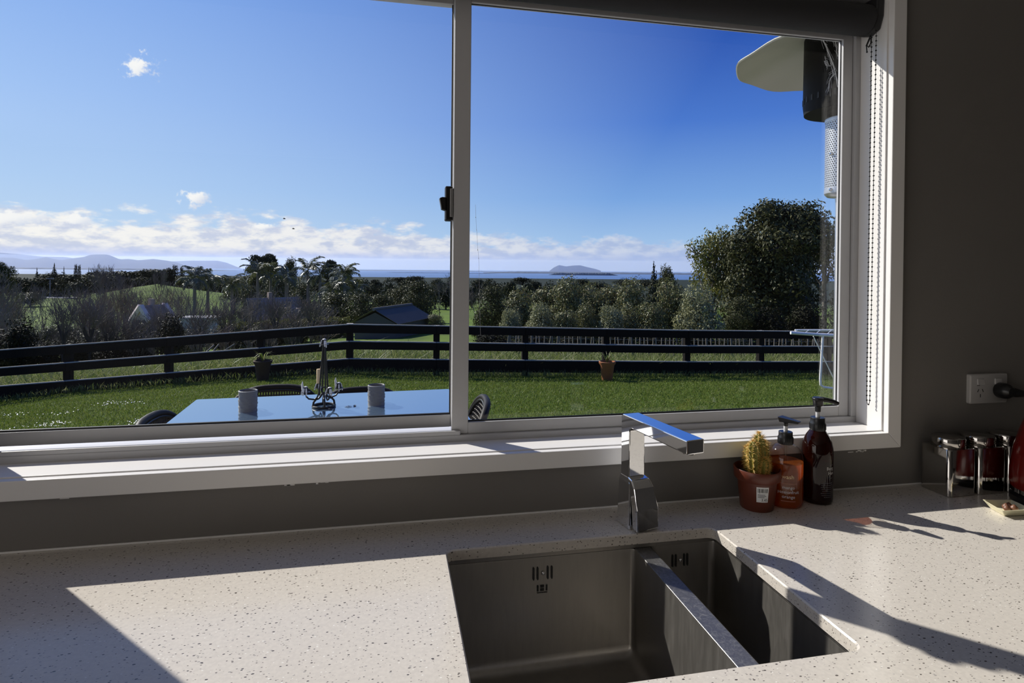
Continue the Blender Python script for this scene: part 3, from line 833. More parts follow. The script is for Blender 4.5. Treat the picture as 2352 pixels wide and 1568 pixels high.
for k, (a, b, r, l) in enumerate(((.50, .46, .0075, 'brown nut with a pale cap, hindmost in the cream dish'), (.66, .62, .0078, 'round brown nut in front at the right in the cream dish'), (.62, .40, .0068, 'round brown nut in front at the left in the cream dish'), (.40, .62, .0072, 'small brown nut at the back of the cream dish'))):
    p = dq(a, b, .0042+r*.92)
    n = thing('nut', l, 'nut', p, k*1.1, 'brown nuts in the cream dish')
    MB().lathe([(0, -r*.92), (r*.6, -r*.75), (r*.98, -r*.1), (r*.9, r*.35), (r*.45, r*.85), (.0004, r*1.12)], 14).build('shell', 'nut_brown', n, smooth=True)
    MB().lathe([(r*.60, -r*.78), (r*.45, -r*.93), (0, -r*.96)], 12).build('nut_base', 'dish_cream' if k == 0 else 'twig_grey', n, smooth=True)

# ------------------------------------------------------------------ socket, plug, kettle
so = thing('wall_socket', 'white double wall socket with a black plug in its right outlet', 'socket', (1.4775, 0, .2312))
MB().loft([[(x, 0, z) for x, z in rrect(-.0580, .0580, -.0370, .0370, .004, 4)], [(x, -.0075, z) for x, z in rrect(-.0580, .0580, -.0370, .0370, .004, 4)], [(x, -.0100, z) for x, z in rrect(-.0555, .0555, -.0345, .0345, .004, 4)]]).build('plate', 'socket_white', so, smooth=True)
for sx2 in (-.027, .027):
    MB().loft([[(sx2+x, -.0095, z) for x, z in rrect(-.011, .011, .010, .026, .002, 3)], [(sx2+x, -.0120 if z > .018 else -.0135, z) for x, z in rrect(-.010, .010, .011, .025, .002, 3)]]).build('switch', 'socket_white', so)
    pn = MB()
    for a, px, pz in ((.5, -.007, -.004), (-.5, .007, -.004), (0, 0, -.017)):
        c_, s_ = math.cos(a), math.sin(a)
        vs = [(-.0009, -.0040), (.0009, -.0040), (.0009, .0040), (-.0009, .0040)]
        vs = [(sx2+px+x*c_+z*s_, pz-x*s_+z*c_) for x, z in vs]
        pn.loft([[(x, -.0098, z) for x, z in vs], [(x, -.0104, z) for x, z in vs]])
    pn.build('pin_slot', 'ink_black', so)
    MB().box(sx2-.0105, sx2-.002, -.0105, -.0098, .0085, .0096).build('switch_mark', 'ink_black', so)
pg = thing('plug_lead', 'black plug and cord running from the white wall socket to the kettle', 'cord', (1.5045, -.0115, .2280))
MB().lathe([(.0175, 0), (.0195, .004), (.0195, .018), (.0170, .026), (.0105, .034)], 24).build('plug', 'black_plastic', pg, smooth=True, rot=(math.radians(90), 0, 0))
MB().tube([(0.004, -.020, .000), (.020, -.026, -.003), (.038, -.028, -.0055), (.050, -.028, -.007)], [.0135, .0115, .0085, .0060], 14).build('cord_grip', 'black_plastic', pg, smooth=True)
MB().tube([(.045, -.028, -.0065), (.10, -.029, -.020), (.16, -.030, -.075), (.19, -.035, -.15), (.195, -.045, -.20), (.21, -.06, -.2245)], .0036, 10).build('cord', 'black_plastic', pg, smooth=True)

kx, ky = 1.462, -.170
kt = thing('kettle', 'glossy red kettle on a black base at the right edge of the counter', 'kettle', (kx, ky, 0))
MB().lathe([(.073, 0), (.076, .004), (.076, .016), (.070, .020), (.060, .022)], 40).build('base', 'black_plastic', kt, smooth=True)
MB().lathe([(.070, .022), (.0745, .025), (.0745, .034)], 40, cap1=False).build('steel_band', 'chrome', kt, smooth=True)
MB().lathe([(.0745, .034), (.0770, .045), (.0765, .075), (.0700, .125), (.0580, .170), (.0480, .200), (.0470, .205)], 48, cap0=False).build('body', 'kettle_red', kt, smooth=True)
MB().lathe([(.0470, .2052), (.044, .213), (.030, .221), (.012, .223), (.012, .231), (.016, .236), (.010, .243), (0, .244)], 32, cap1=False).build('lid', 'black_plastic', kt, smooth=True)
hd = MB().tube([(.047, 0, .203), (.095, 0, .215), (.132, 0, .190), (.132, 0, .110), (.115, 0, .060), (.083, 0, .052)], .0105, 12)
hd.build('handle', 'black_plastic', kt, smooth=True)
MB().loft([[(-.055, -.018, .165), (-.055, .018, .165), (-.050, .018, .204), (-.050, -.018, .204)], [(-.092, -.008, .192), (-.092, .008, .192), (-.090, .010, .206), (-.090, -.010, .206)]]).build('spout', 'kettle_red', kt, bevel=.004)
kt.rotation_euler = (0, 0, math.radians(-150))

# ------------------------------------------------------------------ roller blind
bl = thing('roller_blind', 'dark grey roller blind rolled up at the window head with a bead chain', 'blind', (0, .043, 1.1475))
tb = MB()
tb.tube([(RX0+.012, 0, 0), (1.1465, 0, 0)], .0375, 32)
tb.build('fabric_roll', 'blind_fabric', bl, smooth=True)
for x0, x1 in ((RX0+.001, RX0+.011), (1.1480, 1.1680)):
    pl = [(-.036, -.0), (-.026, -.030), (.0, -.040), (.026, -.030), (.036, 0), (.036, .046), (-.038, .046)]
    MB().loft([[(x0, a, b) for a, b in pl], [(x1, a, b) for a, b in pl]]).build('bracket', 'blind_bracket', bl, bevel=.004)
def chain(path, rb=.0022, step=.0118):
    b = MB(); b.tube(path, .00075, 5)
    pts = [Vector(p) for p in path]; acc = 0.0
    for p, q in zip(pts, pts[1:]):
        l = (q-p).length; t = step-acc
        while t < l:
            b.ball(tuple(p+(q-p)*t/l), rb, 7, 5); t += step
        acc = (acc + l) % step
    return b
cz = -.970 + .0
XC = 1.158
path = [(XC-.003, -.012, -.034), (XC-.003, -.012, -.10), (XC-.003, -.012, -.5), (XC-.003, -.0125, -.925)]
lo = [(XC-.003, -.0125, -.94), (XC-.002, -.014, -.952), (XC, -.016, -.953), (XC+.001, -.0175, -.946)]
path2 = [(XC+.001, -.0180, -.93), (XC+.001, -.0195, -.5), (XC+.001, -.0215, -.10), (XC+.001, -.022, -.028)]
tag(chain(path + lo + path2).build('bead_chain', 'bead_black', bl, smooth=True), 'black bead chain hanging in a loop', kind='stuff')
kn = MB().tube([(XC-.004, -.010, -.040), (XC-.012, -.013, -.052), (XC-.019, -.014, -.066), (XC-.014, -.015, -.072), (XC-.006, -.013, -.060), (XC-.004, -.011, -.046), (XC-.010, -.014, -.050), (XC-.020, -.015, -.070), (XC-.0185, -.015, -.084)], .0014, 6)
for p in ((XC-.006, -.011, -.044), (XC-.013, -.014, -.055), (XC-.0195, -.0145, -.068), (XC-.0185, -.015, -.084), (XC-.010, -.014, -.068)): kn.ball(p, .0023, 7, 5)
tag(kn.build('chain_knot', 'bead_black', bl, smooth=True), 'knotted loose end of the chain')
# ------------------------------------------------------------------ the land outside
PROF = {   # photograph column : (depth, height) pairs running away from the house
 -900: [(3, -.92), (4.2, -1.0), (12.2, -3.1), (20, -4.0), (40, -7.0), (90, -9.5), (130, -9.0), (200, -12), (300, -15), (1000, -31), (5200, -74)],
 0:    [(3, -.92), (4.2, -.97), (13.0, -2.52), (20, -3.2), (40, -6.0), (90, -8.4), (130, -8.0), (200, -10.6), (300, -14), (1000, -30), (5200, -74)],
 180:  [(3, -.92), (4.2, -.96), (13.2, -2.30), (20, -3.0), (40, -5.7), (90, -8.2), (130, -7.9), (190, -10.4), (300, -14), (1000, -30), (5200, -74)],
 350:  [(3, -.92), (4.2, -.95), (13.3, -2.18), (20, -2.9), (40, -5.5), (90, -8.0), (140, -8.4), (180, -4.9), (215, -5.6), (300, -13), (1000, -30), (5200, -74)],
 520:  [(3, -.92), (4.2, -.95), (13.45, -2.05), (20, -2.5), (40, -4.8), (90, -8.0), (140, -8.8), (180, -7.2), (300, -14), (1000, -30), (5200, -74)],
 800:  [(3, -.92), (4.2, -.95), (13.65, -1.93), (20, -2.15), (35, -3.6), (60, -6.0), (150, -12), (300, -17), (1000, -32), (5200, -74)],
 1060: [(3, -.92), (4.2, -.95), (14.2, -2.05), (22, -2.35), (35, -3.2), (60, -4.3), (90, -5.6), (150, -12), (300, -18), (1000, -34), (5200, -74)],
 1500: [(3, -.92), (4.2, -.95), (15.0, -2.15), (24, -2.6), (40, -3.8), (100, -9), (300, -19), (1000, -36), (5200, -74)],
 1900: [(3, -.92), (4.2, -.95), (15.5, -2.19), (24, -2.7), (40, -3.8), (100, -9), (300, -19), (1000, -36), (5200, -74)],
 3300: [(3, -.92), (4.2, -.95), (17.5, -2.30), (24, -2.9), (40, -4.2), (100, -9), (300, -19), (1000, -36), (5200, -74)]}
PU = sorted(PROF)
LU = np.array(PU, float)
def prof_z(d):
    return np.array([np.interp(np.log(d), np.log([p[0] for p in PROF[u]]), [p[1] for p in PROF[u]]) for u in PU])
def ground(u, d):
    z = float(np.interp(u, LU, prof_z(d)))
    p = at(u, hor(u), d)
    if d > 16:
        a = min(1.0, (d-16)/30)
        z += a*.16*math.sin(p[0]*.21+1.3)*math.cos(p[1]*.17) + min(d, 260)*.0011*math.sin(p[0]*.045+p[1]*.03)
    return (p[0], p[1], z)
def land(name, ds, us, mat):
    vs = [ground(u, d) for d in ds for u in us]; k = len(us)
    fs = [(i*k+j, i*k+j+1, (i+1)*k+j+1, (i+1)*k+j) for i in range(len(ds)-1) for j in range(k-1)]
    me = bpy.data.meshes.new(name); me.from_pydata(vs, [], fs); me.update()
    return place_mesh(name, me, mat, smooth=True)
us = list(range(-900, 3301, 60))
def fence_d(u):
    return 1/np.interp(u, [-900, 0, 803, 1890, 3300], [1/12.2, 1/13.0, 1/13.65, 1/15.5, 1/18.4])
ds_l = [3.0, 3.6, 4.2, 5, 6, 7, 8, 9, 10, 11, 12, 13, 14, 15, 16]
struct(land('lawn', ds_l, us, 'lawn_ground'), 'mown green lawn between the patio and the dark fence')
ds_p = list(np.geomspace(16, 400, 60)) + list(np.geomspace(440, 5200, 22))
struct(land('paddock', ds_p, us, 'paddock_ground'), 'green paddocks falling away beyond the fence')
struct(MB().box(-3.4, 4.2, .17, 2.75, -1.3, -.87).build('patio', 'concrete_patio'), 'concrete patio outside the window')
SEA = -75.0
def farpt(u, d, z): p = at(u, hor(u), d); return (p[0], p[1], z)
uS = list(range(-1500, 4001, 100))
vs = [farpt(u, d, SEA) for d in (4300, 9000, 20000, 60000, 140000) for u in uS]; k = len(uS)
me = bpy.data.meshes.new('sea'); me.from_pydata(vs, [], [(i*k+j, i*k+j+1, (i+1)*k+j+1, (i+1)*k+j) for i in range(4) for j in range(k-1)])
struct(place_mesh('sea', me, 'sea_water'), 'blue sea and harbour out to the horizon')

def ridge(name, d, prof, mat, label, thick, rough, seed, base=SEA-5):
    """a range of hills: crest heights from (column, row) pairs, sloping down on both sides"""
    rg = np.random.default_rng(seed)
    us_ = np.linspace(prof[0][0], prof[-1][0], 160)
    cr = np.interp(us_, [p[0] for p in prof], [p[1] for p in prof])
    rows = []
    nn = sum(np.interp(us_, np.linspace(prof[0][0], prof[-1][0], n), rg.normal(0, 1, n))/n**.75 for n in (20, 50, 110))
    for t in (-1, -.75, -.5, -.25, -.1, 0, .15, .45, 1):
        dd = d + thick*t
        row = []
        sp = sum(np.interp(us_, np.linspace(prof[0][0], prof[-1][0], n), rg.normal(0, 1, n))/n**.6 for n in (18, 45, 100))
        for i, u in enumerate(us_):
            zc = CAM[2] - (cr[i]-hor(u))*d/FPX*1.0 + nn[i]*rough
            q = (1-abs(t))**.8
            z = base + max(0.0, (zc-base))*q + (sp[i]*rough*2.2*(1-q) if 0 < abs(t) < 1 else 0)
            if abs(t) == 1: z = base
            row.append(farpt(u, dd, z))
        rows.append(row)
    k = len(us_); vs = [p for r in rows for p in r]
    fs = [(i*k+j, i*k+j+1, (i+1)*k+j+1, (i+1)*k+j) for i in range(len(rows)-1) for j in range(k-1)]
    me = bpy.data.meshes.new(name); me.from_pydata(vs, [], fs); me.update()
    return struct(place_mesh(name, me, mat, smooth=True), label)
ridge('mountain_range', 24000, [(-700, 600), (-400, 588), (-200, 585), (-60, 592), (0, 591), (32, 592), (60, 597), (85, 594), (107, 590), (125, 595), (142, 597), (165, 593), (192, 590), (207, 585), (228, 584), (248, 584.5), (262, 590), (275, 595.5), (295, 594.5), (318, 597.5), (352, 594.5), (380, 598), (405, 602), (430, 612), (445, 617)], 'hill_bush', 'blue bush-clad mountain range with a flat-topped peak at far left', 3500, 9, 3)
ridge('far_range', 34000, [(-900, 575), (-400, 570), (-100, 578), (0, 580), (40, 583), (95, 589), (150, 590), (210, 600), (300, 604), (380, 601), (430, 598.5), (500, 598.5), (520, 603), (548, 614), (556, 619)], 'hill_blue_bush', 'pale further mountain range behind the flat-topped one', 3000, 8, 5)
ridge('island', 30000, [(1262, 622), (1272, 614), (1284, 608.5), (1300, 611.5), (1318, 609.5), (1332, 609), (1350, 613.5), (1366, 617), (1380, 621.5)], 'hill_blue_bush', 'low twin-humped island on the sea horizon', 1200, 3, 8)
def flatland(name, d0, d1, prof, label, h):
    """low wooded spit: a strip of lumpy bush between depth d0 and d1"""
    rg = np.random.default_rng(len(name)+int(d0)); us_ = np.linspace(prof[0], prof[1], 120); rows = []
    for i, t in enumerate((0, .02, .2, .5, .8, .98, 1)):
        row = []
        for j, u in enumerate(us_):
            edge = min(1.0, min(j, len(us_)-1-j)/14)
            z = SEA-2 if t in (0, 1) else SEA + h*edge*(.55+.6*rg.random())
            row.append(farpt(u, d0 + (d1-d0)*t*(.25+.75*edge) , z))
        rows.append(row)
    k = len(us_); vs = [p for r in rows for p in r]
    me = bpy.data.meshes.new(name); me.from_pydata(vs, [], [(i*k+j, i*k+j+1, (i+1)*k+j+1, (i+1)*k+j) for i in range(len(rows)-1) for j in range(k-1)]); me.update()
    return struct(place_mesh(name, me, 'bush_land'), label)
flatland('spit', 13000, 24000, (1110, 1700), 'dark low wooded spit across the harbour at right', 24)
flatland('sandbar', 11500, 11900, (880, 1150), 'thin dark sandbar line in the harbour', 7)
flatland('spit', 9300, 10500, (1260, 1420), 'nearer wooded headland in the harbour below the island', 34)
flatland('spit', 12500, 15500, (-700, 545), 'dark flat coast below the mountain range at left', 26)
flatland('spit', 21000, 36000, (560, 1140), 'thin blue line of the outer beach under the horizon', 10)

# ------------------------------------------------------------------ foliage helpers
def leaf_mesh(name, pts, nrm, size, seed, mat, aspect=.5, jitter=.5):
    """one small pointed leaf (two triangles) at every point"""
    rg = np.random.default_rng(seed); n = len(pts)
    nv = nrm + rg.normal(0, jitter, (n, 3)); nv /= np.linalg.norm(nv, axis=1)[:, None]+1e-9
    a = rg.normal(0, 1, (n, 3)); a -= nv*(a*nv).sum(1)[:, None]; a /= np.linalg.norm(a, axis=1)[:, None]+1e-9
    b = np.cross(nv, a)
    s = (size*rg.uniform(.6, 1.4, n))[:, None]
    v = np.empty((n, 4, 3)); v[:, 0] = pts-a*s; v[:, 1] = pts-b*s*aspect+nv*s*.12; v[:, 2] = pts+a*s; v[:, 3] = pts+b*s*aspect+nv*s*.12
    return quad_mesh(name, v.reshape(-1, 3), mat)
def quad_mesh(name, v, mat, k=4):
    n = len(v)//k; me = bpy.data.meshes.new(name)
    me.vertices.add(n*k); me.vertices.foreach_set('co', np.ascontiguousarray(v, dtype=np.float32).ravel())
    me.loops.add(n*k); me.loops.foreach_set('vertex_index', np.arange(n*k, dtype=np.int32))
    me.polygons.add(n); me.polygons.foreach_set('loop_start', np.arange(0, n*k, k, dtype=np.int32)); me.polygons.foreach_set('loop_total', np.full(n, k, dtype=np.int32))
    me.update(calc_edges=True); me.materials.append(MATS[mat]); return me
def blob_points(blobs, n, seed, shell=(.62, 1.03), bottom=-1.0):
    rg = np.random.default_rng(seed); P_, N_ = [], []
    w = np.array([(b[3]*b[4]+b[4]*b[5]+b[3]*b[5]) for b in blobs]); cnt = np.maximum(1, (n*w/w.sum()).astype(int))
    for b, c in zip(blobs, cnt):
        d = rg.normal(0, 1, (c*2, 3)); d /= np.linalg.norm(d, axis=1)[:, None]
        d = d[d[:, 2] > bottom][:c]
        r = rg.uniform(shell[0], shell[1], len(d))[:, None]
        # lumpy surface
        lump = 1+.16*np.sin(d[:, :1]*7+b[0]*31)*np.cos(d[:, 1:2]*6+b[1]*17)+.10*np.sin(d[:, 2:3]*11+b[2]*13)
        P_.append(np.array(b[:3]) + d*r*lump*np.array(b[3:6])); N_.append(d)
    return np.concatenate(P_), np.concatenate(N_)
def limbs(mb, p, d, l, r, depth, rg, spread, up, seg=4, shrink=.72, minr=.0):
    """recursive branches as tapering tubes"""
    q = [p]; dd = Vector(d)
    for i in range(2):
        dd = (dd + Vector((rg.gauss(0, .10), rg.gauss(0, .10), rg.gauss(.03, .06)))).normalized(); q.append(q[-1]+dd*l/2)
    mb.tube(q, [r, r*.85, r*.68], max(3, seg), caps=False)
    if depth <= 0: return
    for i in range(rg.choice((2, 3, 3))):
        nd = (dd + Vector((rg.gauss(0, spread), rg.gauss(0, spread), rg.gauss(up, spread*.5)))).normalized()
        limbs(mb, q[-1] if i else q[1] + (q[2]-q[1])*rg.uniform(.2, 1), nd, l*shrink*rg.uniform(.75, 1.15), max(minr, r*.60), depth-1, rg, spread, up, 3, shrink, minr)

# prototypes: unit trees, base at the origin, height 1, width about 1
FAR = {}
def proto(key, parts):
    FAR[key] = parts
def crown_proto(key, blobs, n, leaf, mat, seed, trunk=None, bark='bark_dark', aspect=.5, core=True, shell=(.62, 1.03)):
    P_, N_ = blob_points(blobs, n, seed, shell)
    parts = [('foliage', leaf_mesh(key+'_foliage', P_, N_, leaf, seed+1, mat, aspect), mat, 'stuff')]
    t = MB(); rg = random.Random(seed)
    if trunk:
        for q in trunk: t.tube([Vector(a) for a in q[0]], q[1], 6, caps=False)
    else:
        t.tube([(0, 0, -.1), (0.01, 0, .3), (0, .01, .6)], [.035, .028, .015], 6)
    for b in blobs:
        t.tube([(b[0]*.2, b[1]*.2, max(.05, b[2]-b[5]*1.1)), (b[0]*.6, b[1]*.6, b[2]-b[5]*.3), (b[0], b[1], b[2])], [.018, .012, .006], 5, caps=False)
        for k in range(3):
            e_ = Vector((rg.gauss(0, 1), rg.gauss(0, 1), rg.gauss(.3, .7))).normalized()
            t.tube([(b[0], b[1], b[2]-b[5]*.2), (b[0]+e_.x*b[3]*.8, b[1]+e_.y*b[4]*.8, b[2]+e_.z*b[5]*.8)], [.007, .003], 4, caps=False)
    parts.append(('trunk', t.mesh(key+'_trunk'), bark, None))
    proto(key, parts)
def rblobs(seed, n, wx, z0, z1, r0, r1, taper=.3):
    rg = random.Random(seed); out = []
    for i in range(n):
        t = rg.random(); z = z0+(z1-z0)*t
        k = 1-taper*abs(t*2-.7)
        a = rg.uniform(0, 2*PI); q = wx*k*math.sqrt(rg.random())
        r = rg.uniform(r0, r1)
        out.append((q*math.cos(a), q*math.sin(a), z, r, r, r*rg.uniform(.75, 1.05)))
    return out
def bushblobs(seed, n=13):
    return [(0, 0, .42, .34, .34, .42)] + rblobs(seed, n, .30, .16, .80, .15, .25, .5)
for i in range(3):
    crown_proto('hedge%d' % i, bushblobs(20+i), 7500, .020, 'leaf_hedge', 40+i)
for i in range(2):
    crown_proto('pale%d' % i, bushblobs(30+i, 16), 7500, .020, 'leaf_pale', 50+i)
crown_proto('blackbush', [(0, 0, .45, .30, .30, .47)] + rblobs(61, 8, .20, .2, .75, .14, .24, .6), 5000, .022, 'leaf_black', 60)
crown_proto('darkround', [(0, 0, .52, .42, .42, .46)] + rblobs(71, 14, .34, .25, .82, .14, .22, .4), 8000, .017, 'leaf_dark', 70)
crown_proto('darkround2', rblobs(72, 16, .36, .40, .85, .13, .21, .4), 7000, .017, 'leaf_dark', 71, trunk=[([(0, 0, -.1), (.02, 0, .3), (0, .02, .6)], [.04, .03, .018])])
crown_proto('yellowtree', rblobs(81, 15, .36, .45, .88, .12, .20, .35), 7000, .014, 'leaf_yellowgreen', 80, trunk=[([(0, 0, -.1), (.03, .0, .25), (-.05, .02, .55)], [.026, .020, .010]), ([(.02, 0, .2), (.12, .03, .4), (.22, 0, .6)], [.016, .012, .006]), ([(.02, 0, .22), (-.10, -.04, .45), (-.26, 0, .62)], [.015, .011, .006])], bark='bark_grey')
big = [(0, 0, .52, .34, .30, .36)] + rblobs(91, 22, .34, .34, .90, .10, .17, .35) + rblobs(93, 16, .46, .40, .93, .05, .10, .45) + [(.05, 0, .20, .40, .34, .22), (-.2, .1, .22, .25, .25, .2), (.28, 0, .25, .2, .22, .22)]
crown_proto('bigtree', big, 40000, .0120, 'leaf_dark', 90, trunk=[([(0, 0, -.1), (0, 0, .3), (.03, 0, .7)], [.035, .03, .015])])
crown_proto('opentree', rblobs(101, 13, .36, .55, .92, .10, .16, .3), 5200, .014, 'leaf_dark', 100, trunk=[([(0, 0, -.1), (.01, 0, .35), (.06, .02, .7)], [.03, .025, .012]), ([(.01, 0, .3), (-.12, .02, .5), (-.22, 0, .72)], [.018, .013, .007]), ([(.01, 0, .33), (.16, -.02, .55), (.28, 0, .75)], [.018, .013, .007])], bark='bark_grey')
pine_b = [(.0, 0, .88, .30, .30, .085), (-.26, .05, .78, .20, .2, .07), (.25, -.03, .76, .22, .2, .07), (.05, .1, .70, .18, .2, .06), (-.12, -.1, .93, .2, .2, .06), (.14, .08, .95, .16, .16, .05), (-.30, -.05, .64, .16, .16, .05), (.3, .1, .62, .15, .15, .05)]
crown_proto('umbrella', pine_b, 3600, .022, 'leaf_pine', 110, trunk=[([(0, 0, -.1), (.02, 0, .4), (0, 0, .88)], [.030, .022, .010]), ([(.01, 0, .5), (-.26, .05, .76)], [.014, .007]), ([(.01, 0, .48), (.25, -.03, .74)], [.014, .007]), ([(.01, 0, .42), (-.3, -.05, .62)], [.012, .006])])
cone_b = [(0, 0, .12+.80*t, .46*(1-t)+.03, .46*(1-t)+.03, .10) for t in [i/9 for i in range(10)]] + [(0, 0, .95, .03, .03, .06)]
crown_proto('conifer', cone_b, 4200, .022, 'leaf_pine', 120)
col_b = [(0, 0, .1+.82*t, .40*(1-.6*t)+.02, .40*(1-.6*t)+.02, .11) for t in [i/8 for i in range(9)]]
crown_proto('column', col_b, 3200, .026, 'leaf_black', 130)
for i in range(3):
    crown_proto('farbush%d' % i, rblobs(140+i, 9, .34, .28, .78, .18, .28, .4), 1500, .036, 'bush_far', 140+i)
# trimmed shelter belt, a long box of leaves
rg_ = np.random.default_rng(9); n_ = 6500
bp = rg_.uniform(-.5, .5, (n_, 3)); ax_ = rg_.integers(0, 3, n_); sg = np.where(rg_.random(n_) < .5, -.5, .5)
for i in range(n_): bp[i, ax_[i]] = sg[i]*rg_.uniform(.86, 1.04)
bn_ = np.zeros((n_, 3)); bn_[np.arange(n_), ax_] = sg
bp[:, 2] += .5; bp[:, 2] *= (1+.05*np.sin(bp[:, 0]*17)+.04*np.sin(bp[:, 0]*41))
proto('shelterbelt', [('foliage', leaf_mesh('shelterbelt_foliage', bp, bn_, .030, 4, 'leaf_pine', .6), 'leaf_pine', 'stuff'), ('trunk', MB().box(-.42, .42, -.35, .35, -.05, .90).mesh('shelterbelt_trunk'), 'bush_far', None)])
bpx = bp.copy()
proto('trimhedge', [('foliage', leaf_mesh('trimhedge_foliage', bpx, bn_, .026, 5, 'leaf_yellowgreen', .6), 'leaf_yellowgreen', 'stuff'), ('trunk', MB().box(-.42, .42, -.35, .35, -.05, .88).mesh('trimhedge_trunk'), 'bush_far', None)])
# bare winter trees
def bare_proto(key, seed, depth, spread, up, trunkr, trunkh, n0=4, twig=.0022, l0=.28, pollard=False):
    rg = random.Random(seed); t = MB(); w = MB()
    t.tube([(0, 0, -.12), (rg.gauss(0, .01), 0, trunkh*.5), (rg.gauss(0, .02), rg.gauss(0, .02), trunkh)], [trunkr, trunkr*.9, trunkr*.75], 7)
    for i in range(n0):
        a = 2*PI*i/n0 + rg.gauss(0, .3)
        d = Vector((math.cos(a)*spread*1.1, math.sin(a)*spread*1.1, 1.0)).normalized()
        if pollard:
            top = Vector((0, 0, trunkh*rg.uniform(.8, 1)))
            e_ = top + d*rg.uniform(.16, .26); t.tube([top, (top+e_)/2, e_], [trunkr*.6, trunkr*.5, trunkr*.45], 6)
            for k in range(18):
                nd = (d + Vector((rg.gauss(0, .6), rg.gauss(0, .6), rg.gauss(.3, .3)))).normalized()
                limbs(w, e_, nd, rg.uniform(.12, .30), twig*1.6, 2, rg, .35, .1, 3, .62, twig*.7)
        else:
            limbs(w, Vector((0, 0, trunkh*rg.uniform(.55, 1.0))), d, l0, trunkr*.45, depth, rg, spread, up, 4, .74, twig)
    proto(key, [('branches', w.mesh(key+'_branches'), 'twig_grey', 'stuff'), ('trunk', t.mesh(key+'_trunk'), 'bark_dark', None)])
for i in range(3): bare_proto('bare%d' % i, 200+i, 5, .42, .22, .020, .34, 4, .0022, .26)
for i in range(2): bare_proto('poplar%d' % i, 210+i, 5, .22, .30, .014, .30, 5, .0016, .27)
for i in range(3): bare_proto('pollard%d' % i, 220+i, 3, .45, .2, .042, .46, 5, .0034, .2, True)

def twig_proto(key, seed, n, mat='twig_grey'):
    rg = random.Random(seed); w = MB(); t = MB()
    for i in range(n):
        a = rg.uniform(0, 2*PI); r = .34*math.sqrt(rg.random())
        d = Vector((math.cos(a)*r*1.1, math.sin(a)*r*1.1, 1)).normalized()
        limbs(w, Vector((math.cos(a)*r*.45, math.sin(a)*r*.45, rg.uniform(0, .3))), d, rg.uniform(.22, .42), .0065, 3, rg, .42, .12, 3, .66, .0016)
    t.tube([(0, 0, -.1), (0, 0, .35)], [.02, .012], 5)
    proto(key, [('branches', w.mesh(key+'_branches'), mat, 'stuff'), ('trunk', t.mesh(key+'_trunk'), 'bark_dark', None)])
for i in range(3): twig_proto('twigs%d' % i, 300+i, 30, ('twig_grey', 'twig_brown', 'twig_dark')[i])
ROOT0 = {}
def plant(key, name, label, u, d, vtop, wpx, group=None, cat='tree', rot=None, sink_=.05, h=None, wy=None):
    """stand a tree of kind `key` on the land at depth d: crown top at row vtop, width in pixels"""
    g = ground(u, d)
    ztop = at(u, vtop, d)[2] if h is None else g[2]+h
    H_ = max(.4, ztop-g[2]); W_2 = wpx*d/FPX
    rz = random.Random(int(u*7+d*13)).uniform(0, 2*PI) if rot is None else rot
    t = thing(name, label, cat, (g[0], g[1], g[2]-sink_*H_*.3), rz, group, (W_2, wy or W_2, H_))
    for nm, me, mt, kd in FAR[key]:
        o = place_mesh(nm, me, mt, t)
        if kd: o['kind'] = kd
    return t
R = random.Random(42)
ORD = ('first', 'second', 'third', 'fourth', 'fifth', 'sixth', 'seventh', 'eighth', 'ninth', 'tenth', 'eleventh', 'twelfth', 'thirteenth', 'fourteenth', 'fifteenth', 'sixteenth', 'seventeenth', 'eighteenth', 'nineteenth', 'twentieth', 'twenty-first', 'twenty-second', 'twenty-third', 'twenty-fourth')

# ------------------------------------------------------------------ hedge row and trees on the right
back_row = ((1131, 646, 78, 'darkround', 'dark loose shrub at the left end of the hedge row by the window mullion'),
 (1192, 647, 92, 'hedge0', 'olive shrub, first of the tall back row right of the mullion'), (1252, 639, 92, 'hedge1', 'olive shrub, second of the tall back row below the island'),
 (1303, 634, 96, 'hedge2', 'olive shrub with a dark right flank, third of the tall back row'), (1364, 637, 92, 'hedge0', 'olive shrub, fourth of the tall back row'),
 (1398, 634, 80, 'hedge1', 'narrow olive shrub, fifth of the tall back row'), (1448, 637, 92, 'hedge2', 'olive shrub, sixth of the tall back row'),
 (1502, 600, 66, 'conifer', 'dark pointed tree rising over the hedge row, left of two'), (1538, 606, 60, 'darkround2', 'dark tree rising over the hedge row, right of two'),
 (1545, 627, 104, 'hedge0', 'tall olive shrub at the right end of the back row'))
for i, (u, vt, w, k, lb) in enumerate(back_row):
    plant(k, 'hedge_shrub' if 'hedge' in k else 'dark_tree', lb, u, 24+.6*(i % 3)+(4 if vt < 610 else 0), vt-2, w*1.32, 'hedge shrubs in the back row' if 'hedge' in k else None, 'shrub' if 'hedge' in k else 'tree')
front_row = ((1170, 699, 58, 'pale0', 'pale grey-green bush, first in the low front row right of the mullion'), (1240, 692, 74, 'pale1', 'pale grey-green bush, second in the low front row'),
 (1297, 697, 70, 'hedge1', 'brown-green bush, third in the low front row'), (1345, 694, 66, 'hedge2', 'mid-green bush, fourth in the low front row'), (1400, 690, 74, 'pale0', 'yellowish bush, fifth in the low front row'),
 (1452, 683, 70, 'hedge0', 'grey-green bush, sixth in the low front row'), (1500, 676, 76, 'hedge1', 'glossy bush, seventh in the low front row'))
for i, (u, vt, w, k, lb) in enumerate(front_row):
    plant(k, 'low_bush', lb, u, 21.5+.4*(i % 2), vt, w*1.28, 'bushes in the low front row', 'shrub')
for i in range(9):
    plant('blackbush', 'shade_bush', 'dark bush added for the shade under the hedge row, %s from the left' % ORD[i], 1135+i*92, 20.7, 754+3*(i % 3), 150, 'dark bushes added for hedge shade', 'shrub')  # near-black bushes added to darken the shaded base of the hedge
